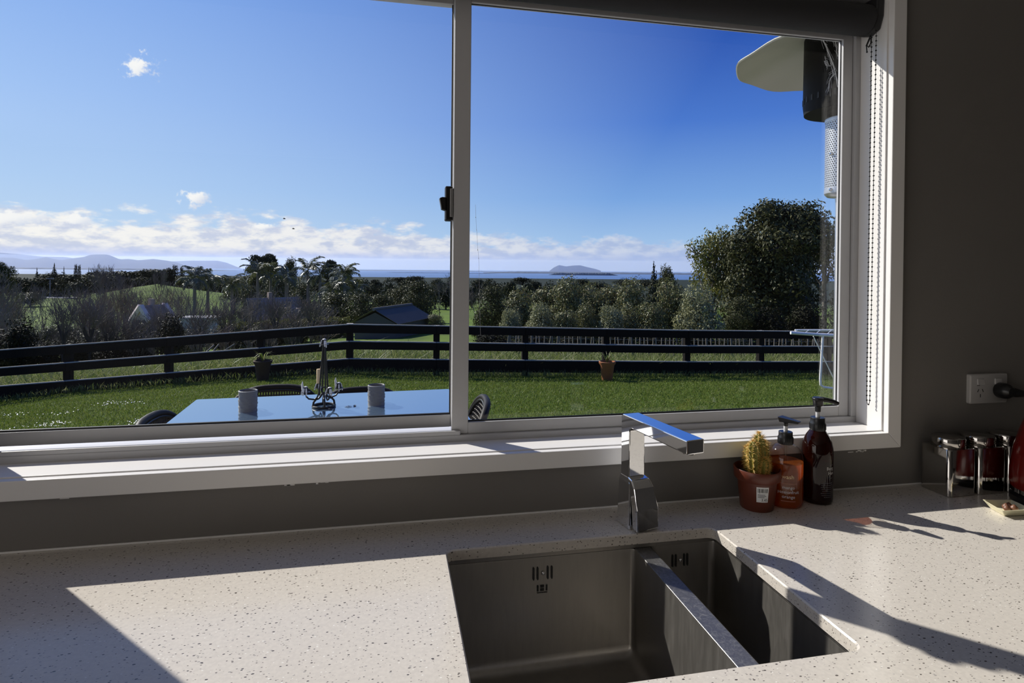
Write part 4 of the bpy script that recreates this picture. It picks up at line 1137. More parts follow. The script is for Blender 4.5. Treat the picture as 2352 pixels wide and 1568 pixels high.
plant('pale1', 'round_bush', 'large rounded pale green bush in front of the big dark tree', 1607, 22.0, 648, 138, cat='shrub')
plant('yellowtree', 'spreading_tree', 'yellow-green spreading tree left of the big dark tree', 1634, 31, 516, 185)
plant('bigtree', 'evergreen_tree', 'big dark evergreen tree towering over the fence at right', 1780, 29, 450, 330, rot=.6)
plant('opentree', 'open_tree', 'tall open tree with bare lower limbs behind the right window frame', 1895, 33, 482, 200, rot=1.0)
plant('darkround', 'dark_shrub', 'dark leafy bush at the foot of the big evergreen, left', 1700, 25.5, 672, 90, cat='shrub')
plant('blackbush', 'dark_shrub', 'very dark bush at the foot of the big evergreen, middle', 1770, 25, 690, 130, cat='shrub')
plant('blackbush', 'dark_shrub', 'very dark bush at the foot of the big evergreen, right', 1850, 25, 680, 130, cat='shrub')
for u, vt, d, w in ((1960, 640, 27, 140), (2080, 600, 30, 180), (2220, 560, 33, 240)):
    plant('hedge1', 'hedge_shrub', 'olive shrub hidden behind the right window frame, %s the big evergreen' % {1960: 'nearest to', 2080: 'second from', 2220: 'farthest from'}[u], u, d, vt, w, 'hedge shrubs hidden by the right frame', 'shrub')
plant('pale0', 'flowering_bush', 'low pale speckled bush behind the fence under the big dark tree', 1703, 20.5, 757, 66, cat='shrub')

# ------------------------------------------------------------------ left: bare trees, pines, palms
for u, d, vt, w, k, lb in ((146, 19, 690, 80, 'pollard0', 'lopped bare tree with cut stubs, left one behind the long rail'), (205, 20, 694, 92, 'pollard1', 'lopped bare tree with twigs, second behind the long rail'), (247, 21, 715, 60, 'pollard2', 'small lopped bare tree, third behind the long rail'),
 (300, 22, 735, 64, 'pollard0', 'short lopped bare tree left of the black bush'), (372, 23, 712, 70, 'pollard1', 'lopped bare tree at the black bush'), (460, 24, 712, 84, 'pollard2', 'bare grey tree in front of the white sheds'), (520, 24.5, 700, 90, 'pollard0', 'bare grey tree left of the tiled house'),
 (572, 25, 690, 76, 'bare0', 'thin bare tree in front of the tiled house, left'), (634, 25, 686, 72, 'pollard1', 'bare dark-limbed tree in front of the tiled house'), (680, 26, 676, 78, 'bare1', 'slender bare tree right of the tiled house'), (716, 26, 690, 70, 'pollard2', 'bare grey tree left of the dark grove')):
    plant(k, 'bare_tree', lb, u, d, vt, w*1.25, 'lopped bare trees behind the fence')
for u, d, vt, w, k, lb in ((55, 26, 690, 150, 'bare1', 'thin twiggy bare tree at the far left edge behind the black bush'), (20, 42, 640, 150, 'bare2', 'tall bare twiggy tree at the left edge of the window'), (100, 60, 655, 130, 'poplar0', 'bare twiggy tree before the green paddock'), (235, 75, 622, 130, 'poplar1', 'tall faint bare tree, left of the pair before the green knoll'),
 (285, 75, 628, 130, 'poplar0', 'tall faint bare tree, right of the pair before the green knoll'), (360, 80, 632, 110, 'poplar1', 'faint bare tree in front of the green knoll'), (1050, 60, 640, 90, 'bare0', 'bare brownish tree left of the window mullion'), (1010, 66, 646, 70, 'poplar0', 'bare brownish tree right of the rounded dark tree'), (1095, 34, 660, 66, 'bare2', 'slender bare tree just right of the mullion')):
    plant(k, 'twiggy_tree', lb, u, d, vt, w, 'bare twiggy trees beyond the fence')
for u, d, vt, w, lb in ((50, 18.5, 713, 92, 'black dense bush at far left behind the fence'), (395, 20.5, 706, 84, 'black dense bush behind the fence before the sheds'), (5, 20, 760, 110, 'low black bush at the left edge of the window'), (110, 19, 772, 90, 'low black bush between the far left bush and the lopped trees'), (180, 20, 770, 84, 'low black bush under the lopped trees'), (262, 21, 768, 100, 'low black bush in the middle of the long rail'), (330, 22, 764, 96, 'low black bush left of the taller black bush')):
    plant('blackbush', 'black_bush', lb, u, d, vt, w*1.25, 'black bushes behind the left fence', 'shrub')
rt = random.Random(31)
for row, (d0, v0, cnt, lab) in enumerate(((22, 738, 15, 'front'), (32, 706, 14, 'middle'), (48, 676, 13, 'back'))):
    for i in range(cnt):
        u = -30 + 790*(i+.5)/cnt + rt.uniform(-12, 12)
        if row == 2 and (u < 60 or 250 < u < 330): vt = v0 + 20
        elif row == 2 and 60 <= u < 200: vt = 735
        elif row == 1 and 50 < u < 215: vt = 742
        else: vt = v0 + rt.uniform(-14, 12)
        plant('twigs%d' % rt.randrange(3), 'leafless_shrub', 'leafless twiggy shrub, %s from the left in the %s row beyond the left fence' % (ORD[i], lab), u, d0+rt.uniform(-1.5, 1.5), vt, 96+rt.uniform(-14, 20), 'leafless shrubs in the %s row' % lab, 'shrub')
for u, vt, w, lb in ((85, 613, 26, 'small conifer on the far left skyline, first'), (125, 603, 40, 'conifer with a ragged top on the far left skyline'), (147, 611, 22, 'small conifer on the far left skyline right of the ragged one'), (204, 613, 18, 'thin pointed conifer alone on the far skyline')):
    plant('conifer', 'skyline_conifer', lb, u, 215, vt, w, 'conifers on the far left skyline')
for u, vt, w, lb in ((174, 606, 14, 'dark columnar cypress on the far skyline, left of two'), (182, 608, 15, 'dark columnar cypress on the far skyline, right of two'), (402, 608, 26, 'tall dark conifer at the right end of the square hedge'), (388, 614, 24, 'dark conifer second at the square hedge'), (418, 613, 20, 'dark conifer third at the square hedge')):
    plant('column', 'dark_cypress', lb, u, 225, vt, w*1.3, 'dark cypresses on the far skyline')
plant('darkround2', 'leafy_tree', 'dark leafy tree cut by the left edge of the window', 8, 150, 598, 60)
plant('shelterbelt', 'shelter_hedge', 'square-cut dark shelter hedge on the skyline', 360, 235, 621, 56, cat='hedge', rot=-.1)
plant('shelterbelt', 'shelter_hedge', 'long low dark shelter hedge left of the square-cut one', 283, 240, 625, 108, cat='hedge', rot=-.1)
for i in range(16):
    u = (-25, -8, 8, 20, 34, 196, 215, 232, 250, 270, 290, 312, 338, 360, 410, 440)[i]
    plant('twigs%d' % (0, 1, 1)[i % 3], 'tall_twiggy_tree', 'tall fine-twigged leafless tree, %s from the left before the paddock and knoll' % ORD[i], u, 62+rt.uniform(-8, 14), 648+rt.uniform(-8, 16), 110, 'tall leafless trees before the paddock', 'tree')
for i_, (u, d, vt, w) in enumerate(((70, 120, 668, 70), (20, 90, 690, 90), (160, 30, 742, 110), (215, 28, 750, 110), (300, 30, 744, 120), (345, 36, 728, 80), (440, 30, 748, 110), (510, 30, 746, 110), (600, 31, 748, 100), (690, 32, 742, 90), (30, 30, 740, 120), (100, 27, 752, 100))):
    plant(('darkround', 'blackbush', 'darkround2')[i_ % 3], 'scrub_bush', 'dark scrub bush among the leafless trees, %s from the left' % ORD[sorted((70, 20, 160, 215, 300, 345, 440, 510, 600, 690, 30, 100)).index(u)], u, d, vt, w*1.1, 'dark scrub bushes among the leafless trees', 'shrub')
BELT = sorted((30, 60, 95, 130, 160, 195, 230, 265, 330, 425, 455, 490, 75, 140, 105, 20))
for u, vt, w in ((30, 628, 70), (60, 634, 60), (95, 630, 70), (130, 622, 80), (160, 624, 66), (195, 624, 70), (230, 626, 74), (265, 632, 60), (330, 632, 50), (425, 628, 56), (455, 632, 60), (490, 630, 60), (75, 650, 50), (140, 645, 50), (105, 648, 56), (20, 645, 60)):
    plant(R.choice(('farbush0', 'farbush1', 'farbush2')), 'far_tree', 'dark tree in the belt along the far left skyline, %s from the left' % ORD[BELT.index(u)], u, 200+R.uniform(0, 50), vt, w*1.2, 'dark trees of the far left belt')
plant('darkround', 'ball_bush', 'round grey-green bush at the right end of the green knoll', 414, 190, 632, 30, cat='shrub')
# grove of pines and palms in the middle
for u, vt, w, d, k, lb in ((598, 583, 62, 118, 'umbrella', 'umbrella-topped pine, left of the tall group'), (619, 580, 56, 125, 'umbrella', 'umbrella-topped pine, highest of the tall group'), (661, 587, 58, 115, 'darkround2', 'dark dense pine, right of the tall group'), (760, 594, 50, 120, 'umbrella', 'lone umbrella-topped pine right of the group'), (795, 607, 40, 118, 'darkround2', 'dark small tree right of the lone pine'),
 (585, 615, 80, 105, 'darkround', 'dark bushy tree under the pines, left'), (640, 618, 90, 100, 'darkround', 'dark bushy tree under the pines, right'), (700, 640, 90, 90, 'darkround', 'dark bushy tree between the pines and the palms'), (540, 634, 70, 110, 'darkround2', 'dark tree left of the pines'), (770, 640, 70, 80, 'darkround', 'dark bushy tree under the lone pine')):
    plant(k, 'grove_tree', lb, u, d, vt, w*1.15)
for u, vt, w, d, lb in ((775, 662, 120, 46, 'dark rounded tree at the left of the grove by the barn'), (830, 664, 90, 44, 'dark rounded tree left of the barn roof'), (880, 668, 96, 50, 'dark glossy tree behind the barn roof'), (915, 655, 80, 56, 'dark tree behind the barn, second from its right'), (965, 636, 92, 50, 'large rounded dark olive tree right of the barn'), (930, 645, 60, 55, 'rounded dark olive tree just left of the large one')):
    plant('darkround', 'grove_tree', lb, u, d, vt, w*1.2)
plant('hedge1', 'barn_bush', 'leafy bush at the right end of the barn roof', 1000, 34, 714, 66, cat='shrub')
plant('blackbush', 'barn_bush', 'dark bush behind the fence just right of the mullion', 1110, 27, 735, 90, cat='shrub')
plant('darkround', 'barn_bush', 'dark small tree beside the mullion behind the fence', 1150, 26, 690, 60, cat='shrub')
plant('trimhedge', 'trimmed_hedge', 'low yellow-green clipped hedge, right piece by the barn', 760, 34, 730, 78, cat='hedge', rot=-.15, wy=1.0)
plant('trimhedge', 'trimmed_hedge', 'low yellow-green clipped hedge, middle piece before the tiled house', 655, 33, 735, 90, cat='hedge', rot=-.15, wy=1.0)
plant('trimhedge', 'trimmed_hedge', 'low yellow-green clipped hedge, left piece by the white sheds', 555, 32, 742, 90, cat='hedge', rot=-.15, wy=1.0)
FARB = (830, 870, 900, 935, 965, 1000, 1030, 1100, 1130, 1170, 1210, 1260, 1330, 1400, 850, 905, 945, 990, 1025, 1045, 1085, 510, 470)
FARS = sorted(FARB)
for u, vt, w in ((830, 634, 60), (870, 640, 60), (900, 632, 50), (935, 634, 60), (965, 632, 50), (1000, 632, 56), (1030, 632, 56), (1100, 632, 60), (1130, 636, 60), (1170, 634, 56), (1210, 640, 50), (1260, 640, 60), (1330, 644, 60), (1400, 648, 60), (850, 655, 60), (905, 658, 66), (945, 650, 60), (990, 652, 66), (1025, 655, 60), (1045, 648, 50), (1085, 650, 56), (510, 640, 50), (470, 645, 60)):
    plant(R.choice(('farbush0', 'farbush1', 'farbush2')), 'far_tree', 'dark tree in the far bush below the harbour, %s from the left' % ORD[FARS.index(u)], u, 260+R.uniform(-40, 140), vt, w, 'dark trees of the far bush below the harbour')
rb = random.Random(77)
for k in range(24):
    u = 440 + 47*k + rb.uniform(-10, 10); d = rb.choice((600, 850, 1200, 1700)); vt = hor(u) + {600: 19, 850: 17, 1200: 15.5, 1700: 14}[d] + rb.uniform(-2, 3)
    plant(rb.choice(('farbush0', 'farbush1', 'farbush2')), 'far_tree', 'tiny dark tree clump in the lowland before the harbour, %s from the left' % ORD[k], u, d, vt, rb.uniform(40, 70), 'tree clumps of the lowland')

# palms
def frond_mesh(seed):
    rg = random.Random(seed); b = MB()
    pts = [Vector((0, 0, 0)), Vector((.35, 0, .30)), Vector((.80, 0, .36)), Vector((1.25, 0, .12)), Vector((1.55, 0, -.35))]
    def cv(t):
        t *= len(pts)-1; i = min(int(t), len(pts)-2); f = t-i; return pts[i].lerp(pts[i+1], f)
    b.tube([cv(t/8) for t in range(9)], [.022-.002*t for t in range(9)], 4, caps=False)
    for i in range(22):
        t = .16+.82*i/22; p = cv(t); l = .52*math.sin(PI*min(1, t*.9+.12))+.06
        for s in (-1, 1):
            q = p + Vector((.22*l/.5, s*l*.72, -.55*l + rg.gauss(0, .06))); m_ = p.lerp(q, .5)+Vector((0, 0, .06)); w = Vector((.035, 0, 0))
            b.add([p, m_-w, q, m_+w], [(0, 1, 2, 3)])
    return b.mesh('palm_frond')
FR = [frond_mesh(i) for i in range(3)]
TRK = {}
def palm(u, d, vtop, label, fr=1.0, n=15):
    g = ground(u, d); zt = at(u, vtop, d)[2]; h = max(1.2, zt-g[2]-.55*fr)
    t = thing('palm_tree', label, 'palm', (g[0], g[1], g[2]-.1), R.uniform(0, 6), 'palms of the middle grove')
    MB().tube([(0, 0, 0), (.05, 0, h*.5), (0, 0, h)], [.20, .16, .14], 8).build('trunk', 'palm_trunk', t)
    for i in range(n):
        o = place_mesh('frond', FR[i % 3], 'leaf_palm', t); s = fr*R.uniform(.85, 1.15)
        tilt = R.choice((-.9, -.5, -.15, .25, .6)) 
        o.location = (0, 0, h); o.scale = (s, s, s); o.rotation_euler = Euler((0, tilt, 2*PI*i/n*2.4), 'XYZ')
for u, d, vt, fr, lb in ((447, 58, 622, 1.15, 'leftmost palm with drooping fronds, beside the green knoll'), (478, 60, 628, 1.1, 'palm second from the left, drooping over the sheds'), (533, 62, 640, 1.0, 'yellowish palm between the sheds and the pines'), (592, 64, 610, 1.3, 'palm with bright fronds below the pines, left'), (622, 66, 616, 1.2, 'palm with bright fronds below the pines, right'), (657, 64, 624, 1.1, 'palm right below the dense pine'),
 (707, 60, 606, 1.25, 'tall palm with upright fronds left of the lone pine'), (735, 60, 618, 1.0, 'palm just right of the tall upright one'), (792, 58, 618, 1.15, 'tall slender palm right of the lone pine'), (765, 52, 650, 1.0, 'low palm in front of the lone pine'), (818, 52, 655, 1.0, 'low glossy palm left of the barn')):
    palm(u, d, vt, lb, fr)

# ------------------------------------------------------------------ houses, barn, pole, road
def gable(name, label, u0, u1, d0, d1, veave, vridge, roofm, wallm, over=.3):
    """gabled building: ridge runs from (u0, d0) to (u1, d1)"""
    a = np.array(at(u0, vridge, d0)); b = np.array(at(u1, vridge, d1)); b[2] = a[2]
    return a, b
barn = thing('barn', 'grey corrugated iron barn roof beyond the fence corner', 'barn', (0, 0, 0))
A_, B_ = at(858, 713, 30.0), at(945, 701, 34.6)           # ridge: front gable end and far end
A_ = np.array(A_); B_ = np.array(B_); rz_ = (A_[2]+B_[2])/2; A_[2] = B_[2] = at(858, 713, 30)[2]
dr_ = (B_-A_)/np.linalg.norm(B_-A_); pr_ = np.array([dr_[1], -dr_[0], 0]); hw_ = 1.24; dz_ = .64
def bq(s, t, z): q = A_ + (B_-A_)*s + pr_*t; return (q[0], q[1], A_[2]+z)
bw = MB(); 
bw.loft([[bq(.03, -hw_*.92, -4.2), bq(.03, hw_*.92, -4.2), bq(.03, hw_*.92, -dz_), bq(.03, 0, -.12), bq(.03, -hw_*.92, -dz_)], [bq(.97, -hw_*.92, -4.2), bq(.97, hw_*.92, -4.2), bq(.97, hw_*.92, -dz_), bq(.97, 0, -.12), bq(.97, -hw_*.92, -dz_)]])
bw.build('wall', 'weatherboard', barn)
for sd in (1, -1):
    rf = MB(); N_r = 26; hh = .05
    vs = []; fs = []
    for i in range(N_r*4+1):
        s = i/(N_r*4); w = hh*(1 if i % 4 == 0 else (0.0 if i % 4 == 2 else .35))
        vs += [bq(s, 0, .02+w), bq(s, sd*hw_*1.08, -dz_*1.08+w)]
    for i in range(N_r*4): fs.append((2*i, 2*i+1, 2*i+3, 2*i+2))
    rf.add(vs, fs); rf.build('roof', 'roof_iron', barn)
MB().tube([bq(0, 0, .06), bq(1, 0, .06)], .09, 6).build('ridge_cap', 'roof_iron', barn)
def hip_house(label, u, d, vr, wpx, hpx, roofm, rot, gablem, barge=.10):
    """low house showing mostly its roof"""
    g = ground(u, d); zr = at(u, vr, d)[2]; w = wpx*d/FPX; rise = hpx*d/FPX
    t = thing('house', label, 'house', (g[0], g[1], 0), rot)
    hw2, l2 = w*.36, w*.5
    MB().box(-l2*.92, l2*.92, -hw2*.86, hw2*.86, g[2]-.3, zr-rise*.95).build('wall', 'weatherboard', t)
    for sd in (1, -1):
        vs = [(-l2, sd*hw2, zr-rise), (l2, sd*hw2, zr-rise), (l2*.96, 0, zr), (-l2*.96, 0, zr)]
        vs2 = [(x, y, z-.12) for x, y, z in vs]
        MB().loft([vs2, vs]).build('roof', roofm, t)
        rows_ = MB()
        for k in range(1, 9):
            f = k/9; y = sd*hw2*(1-f); z = zr-rise*(1-f)
            rows_.box(-l2*.99, l2*.99, y-.03, y+.03, z-.02, z+.035)
        o_ = rows_.build('tile_course', roofm, t); o_['kind'] = 'stuff'
    for sx in (-1, 1):
        MB().loft([[(sx*l2*.93, -hw2*.86, zr-rise*.95), (sx*l2*.93, hw2*.86, zr-rise*.95), (sx*l2*.93, 0, zr-.12)], [(sx*l2*.90, -hw2*.86, zr-rise*.95), (sx*l2*.90, hw2*.86, zr-rise*.95), (sx*l2*.90, 0, zr-.12)]]).build('gable_end', gablem, t)
        for sd in (-1, 1):
            MB().tube([(sx*l2, sd*hw2*1.02, zr-rise-.05), (sx*l2*.97, 0, zr-.02)], barge, 5).build('bargeboard', gablem, t)
    MB().box(-l2*.2, -l2*.08, -.25, .25, zr-.3, zr+.5).build('chimney', 'roof_tile', t)
    return t
hip_house('house with brown tiled roof seen through the bare trees, middle', 628, 56, 683, 120, 46, 'roof_tile', .55, 'weatherboard')
hip_house('small brown tiled roof at the right of the tiled house', 668, 53, 706, 60, 26, 'roof_tile', -.5, 'weatherboard')
h3 = hip_house('grey-pink roof end slanting up through the trees, left', 352, 47, 700, 70, 34, 'roof_tile', 1.15, 'pink_fascia', .24)
for u, v, w, lb in ((452, 727, 50, 'long white shed wall between the lopped trees'), (436, 736, 20, 'small pinkish white shed left of the long one'), (487, 727, 30, 'white shed piece right of the long one')):
    g = ground(u, 44); zt = at(u, v, 44)[2]; wm = w*44/FPX
    t = thing('shed', lb, 'shed', (g[0], g[1], 0), .1)
    MB().box(-wm/2, wm/2, -1, 1, g[2]-.3, zt-.12).build('wall', 'white_board', t)
    MB().box(-wm/2-.1, wm/2+.1, -1.1, 1.1, zt-.12, zt).build('roof', 'white_board', t)
g = ground(115, 205); zt = at(116, 638, 205)[2]
t = thing('power_pole', 'grey wooden power pole with a crossarm at the edge of the paddock', 'pole', (g[0], g[1], g[2]))
hp = zt-g[2]
MB().tube([(0, 0, -.3), (0, 0, hp)], [.22, .15], 8).build('pole', 'pole_timber', t)
for z in (hp-.3, hp-2.0): MB().box(-1.2 if z > hp-1 else -.5, 1.2 if z > hp-1 else .5, -.08, .08, z-.08, z+.08).build('crossarm', 'pole_timber', t)
for x in (-1.0, -.5, .5, 1.0): MB().lathe([(.06, 0), (.09, .12), (.05, .25)], 8, (x, 0, hp-.22)).build('insulator', 'white_board', t)
rv = MB(); rr_ = []
for u in range(60, 185, 6):
    d = 188 + (u-60)*.12; a = ground(u, d); b = ground(u, d+9); rr_.append(((a[0], a[1], a[2]+.12), (b[0], b[1], b[2]+.45)))
for p, q in zip(rr_, rr_[1:]): rv.add([p[0], q[0], q[1], p[1], (p[0][0], p[0][1], p[0][2]-.6), (q[0][0], q[0][1], q[0][2]-.6)], [(0, 1, 2, 3), (4, 5, 1, 0)])
struct(rv.build('road', 'road_grey'), 'pale strip of road at the far edge of the paddock')

# birds
for u, v, lb in ((653, 502, 'tiny dark bird in the sky, upper of two'), (674, 525, 'tiny dark bird in the sky, lower of two')):
    p = at(u, v, 60.0); t = thing('bird', lb, 'bird', p)
    MB().lathe([(0, -.16), (.05, -.05), (.05, .05), (0, .16)], 8).build('body', 'bird_black', t, rot=(0, math.radians(90), .2))
    wg = MB(); wg.loft([[(-.05, 0, 0), (.06, 0, 0), (.06, 0, .015), (-.05, 0, .015)], [(-.03, .22, .06), (.02, .22, .06), (.02, .22, .07), (-.03, .22, .07)]]).loft([[(-.05, 0, 0), (.06, 0, 0), (.06, 0, .015), (-.05, 0, .015)], [(-.03, -.22, .06), (.02, -.22, .06), (.02, -.22, .07), (-.03, -.22, .07)]])
    wg.build('wing', 'bird_black', t)

# ------------------------------------------------------------------ post and rail fence
fence = thing('rail_fence', 'black-stained post and three-rail timber fence round the lawn', 'fence', (0, 0, 0))
def vtop_f(u): return float(np.interp(u, [-900, 0, 803, 1580, 1890, 3300], [868, 802, 743, 757, 759.5, 768]))
posts = [-640, -300, -90, 153, 385, 598, 803, 1003, 1207, 1393, 1580, 1750, 1905, 2060, 2210, 2360]
fp = []
for u in posts:
    d = float(fence_d(u)); p = np.array(at(u, vtop_f(u), d)); fp.append(p)
for i, p in enumerate(fp):
    nb = fp[min(i+1, len(fp)-1)]-fp[max(i-1, 0)]; a = math.atan2(nb[1], nb[0])
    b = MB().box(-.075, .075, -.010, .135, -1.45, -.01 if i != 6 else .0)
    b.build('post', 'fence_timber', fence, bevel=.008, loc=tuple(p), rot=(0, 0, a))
for i in range(len(fp)-1):
    p, q = fp[i], fp[i+1]; dv = q-p; a = math.atan2(dv[1], dv[0]); L_ = math.hypot(dv[0], dv[1])
    for k, (dz, hgt) in enumerate(((0, .21), (-.395, .20), (-.80, .31))):
        sl_ = math.atan2(dv[2], L_)
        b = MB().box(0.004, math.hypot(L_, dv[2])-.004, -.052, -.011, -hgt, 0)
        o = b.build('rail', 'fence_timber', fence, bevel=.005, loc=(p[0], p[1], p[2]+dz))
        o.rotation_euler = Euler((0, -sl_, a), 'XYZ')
    # two bolts per rail end are too small to see from the house
# thin wire fence with pale battens further back on the right
wfn = thing('batten_fence', 'wire fence of thin pale battens behind the dark rail fence', 'fence', (0, 0, 0))
rb = random.Random(8); ends = []
us2 = [1165 + k*9.6 for k in range(84)]
me_b = MB().box(-.020, .020, -.012, .012, -.15, 1.0).mesh('batten')
for k, u in enumerate(us2):
    d = 19.2 + .0012*(u-1165); g = ground(u, d); ends.append(g)
    o = place_mesh('batten', me_b, 'batten_timber', wfn); o.location = g; o.rotation_euler = (rb.gauss(0, .04), rb.gauss(0, .05), rb.uniform(0, .5)); o.scale = (.8 if k % 6 else 1.6, 1, rb.uniform(.66, .82) if k % 6 else .86)
for h in (.25, .45, .6, .72):
    MB().tube([(e_[0], e_[1], e_[2]+h) for e_ in ends], .004, 4).build('wire', 'wire', wfn)
# weathered sticks lying against the left trees
for u, v0, v1, du, d, lb in ((470, 812, 792, 22, 16.5, 'pale stick leaning behind the left fence, first'), (485, 812, 790, 18, 16.6, 'pale stick leaning behind the left fence, second'), (505, 812, 790, 34, 16.8, 'pale stick leaning behind the left fence, third and longest')):
    p, q = at(u, v0, d), at(u+du, v1, d+.2)
    o = MB().tube([p, q], .022, 6).build('stick', 'batten_timber'); tag(o, lb, 'stick', 'sticks behind the left fence')

# garden pots by the fence
def gpot(u, d, label, mat, dark=False):
    g = ground(u, d)
    t = thing('garden_pot', label, 'planter', (g[0], g[1], g[2]), .3)
    MB().lathe([(.115, 0), (.120, .01), (.165, .36), (.195, .40), (.200, .44), (.190, .45), (.165, .445), (.155, .40)], 28, cap1=False).build('pot', mat, t, smooth=True)
    MB().lathe([(.16, .40), (.0, .41)], 20, cap0=False).build('soil', 'soil', t)
    lm = MB(); rg = random.Random(int(u))
    for k in range(26):
        a = rg.uniform(0, 2*PI); l = rg.uniform(.15, .38); q = Vector((math.cos(a)*l*.7, math.sin(a)*l*.7, .42+l*rg.uniform(.3, .9))); m_ = Vector((math.cos(a)*l*.3, math.sin(a)*l*.3, .42+l*.55)); w = Vector((-math.sin(a), math.cos(a), 0))*.012
        lm.add([Vector((0, 0, .40))-w, Vector((0, 0, .40))+w, m_+w, m_-w], [(0, 1, 2, 3)]); lm.add([m_-w, m_+w, q], [(0, 1, 2)])
    tag(lm.build('plant', 'long_grass', t), kind='stuff')
gpot(1397, 13.75, 'orange terracotta garden pot standing at the fence, right of the mullion', 'terracotta')
gpot(605, 12.9, 'dark brown garden pot standing at the left fence', 'terracotta_dark')

# ------------------------------------------------------------------ grass
rg = np.random.default_rng(1)
CU = np.interp
def ground_many(u, d):
    zz = np.empty(len(u)); bins = np.linspace(d.min(), d.max()+1e-6, 60); ix = np.digitize(d, bins)
    lo_ = np.array([prof_z(b) for b in np.append(bins, bins[-1]*1.02)])
    f = (d-bins[ix-1])/(bins[1]-bins[0])
    for j in range(len(u)):
        a = np.interp(u[j], LU, lo_[ix[j]-1]); b = np.interp(u[j], LU, lo_[ix[j]]); zz[j] = a+(b-a)*f[j]
    c = np.stack([(u-CX)/FPX, (hor(0)+u*.00893-CY)/FPX, np.ones(len(u))])*d
    p = CAM[:, None] + ROT.T @ c
    return np.stack([p[0], p[1], zz], 1)
def blades(n, dfun, us_, hgt, wid, lean, mat, name, label, cat, seed):
    rg = np.random.default_rng(seed)
    u = rg.uniform(us_[0], us_[1], n); d = dfun(rg, u)
    p = ground_many(u, d)
    h = rg.uniform(hgt[0], hgt[1], n)[:, None]; w = wid*rg.uniform(.6, 1.3, n)[:, None]
    a = rg.uniform(0, 2*PI, n); dx = np.stack([np.cos(a), np.sin(a), np.zeros(n)], 1)
    le = rg.normal(0, lean, (n, 3)); le[:, 2] = 0
    up = np.array([0, 0, 1.])
    m_ = p + up*h*.55 + le*h*.35; t_ = p + up*h*rg.uniform(.75, 1.0, n)[:, None] + le*h
    v = np.empty((n, 4, 3)); v[:, 0] = p-dx*w; v[:, 1] = m_+dx*w*.9; v[:, 2] = t_; v[:, 3] = m_-dx*w*.7
    v[:, 0] = p
    me = quad_mesh(name, v.reshape(-1, 3), mat)
    return tag(place_mesh(name, me, mat), label, cat, None, 'stuff')
def d_lawn(rg, u):
    fd = 1/np.interp(u, [-900, 0, 803, 1890, 3300], [1/12.2, 1/13.0, 1/13.65, 1/15.5, 1/18.4])
    return np.sqrt(rg.uniform(5.2**2, (fd-.05)**2))
blades(190000, d_lawn, (-120, 2080), (.025, .060), .0060, .45, 'grass_blades', 'lawn_grass', 'short green blades of grass all over the lawn', 'grass', 2)
def d_edge(rg, u):
    fd = 1/np.interp(u, [-900, 0, 803, 1890, 3300], [1/12.2, 1/13.0, 1/13.65, 1/15.5, 1/18.4])
    return fd + rg.uniform(-.25, .12, len(u))
blades(9000, d_edge, (-120, 2080), (.08, .22), .007, .35, 'long_grass', 'fence_grass', 'longer grass along the foot of the dark fence', 'grass', 3)
def d_long(rg, u):
    fd = 1/np.interp(u, [-900, 0, 803, 1890, 3300], [1/12.2, 1/13.0, 1/13.65, 1/15.5, 1/18.4])
    return fd + .25 + rg.random(len(u))**1.3*4.2
def clump(rg, u): return d_long(rg, u)
blades(26000, d_long, (-120, 2080), (.18, .55), .011, .55, 'long_grass', 'rough_grass', 'rough long grass on the bank behind the dark fence', 'grass', 4)
# white discs in drifts on the lawn, painted in for clover sparkle
n = 340; cl = rg.uniform(0, 1, (14, 2)); u = np.empty(n); d = np.empty(n)
for i in range(n):
    c_ = cl[rg.integers(0, 14)]
    u[i] = (c_[0]**1.6)*900 + rg.normal(0, 26) - 20; d[i] = np.clip(7.0 + c_[1]*3.6 + rg.normal(0, .16), 6.3, 12.0)
p = ground_many(u, d); p[:, 2] += .052
k = 6; v = np.empty((n, k, 3))
for j in range(k):
    r_ = rg.uniform(.006, .013, n); v[:, j, 0] = p[:, 0]+r_*math.cos(2*PI*j/k); v[:, j, 1] = p[:, 1]+r_*math.sin(2*PI*j/k); v[:, j, 2] = p[:, 2]+rg.normal(0, .003, n)
me = quad_mesh('lawn_glints', v.reshape(-1, 3), 'glint_white', k)
tag(place_mesh('lawn_glints', me, 'glint_white'), 'tiny white discs painted in as clover glints on the lawn', 'daisies', None, 'stuff')  # not daisies: the discs stand in for clover sparkle
# ------------------------------------------------------------------ patio table, chairs, mugs, candelabra
TZ = -.120; PA = -.870
TR = math.radians(2.76)
tx, ty = -.925, 1.859                                  # far left corner of the top
TL, TD = 1.225, 1.05
def tp(a, b): return (tx + a*math.cos(TR) + b*math.sin(TR), ty + a*math.sin(TR) - b*math.cos(TR))
cxy = tp(TL/2, TD/2)
tbl = thing('patio_table', 'outdoor table with a polished blue-reflecting glass top', 'table', (cxy[0], cxy[1], PA), TR)
h_ = TZ-PA
MB().loft([[(x, y, z) for x, y in rrect(-TL/2, TL/2, -TD/2, TD/2, .012, 3)] for z in (h_-.012, h_)]).build('glass_top', 'table_glass', tbl)
MB().box(-TL/2+.06, TL/2-.06, -TD/2+.05, -TD/2+.09, h_-.05, h_-.0125).box(-TL/2+.06, TL/2-.06, TD/2-.09, TD/2-.05, h_-.05, h_-.0125).box(-TL/2+.06, -TL/2+.10, -TD/2+.09, TD/2-.09, h_-.05, h_-.0125).box(TL/2-.10, TL/2-.06, -TD/2+.09, TD/2-.09, h_-.05, h_-.0125).build('apron', 'iron_black', tbl)
for a in (-1, 1):
    for b in (-1, 1): MB().box(a*(TL/2-.08)-.02, a*(TL/2-.08)+.02, b*(TD/2-.07)-.02, b*(TD/2-.07)+.02, 0, h_-.05).build('leg', 'iron_black', tbl, bevel=.003)

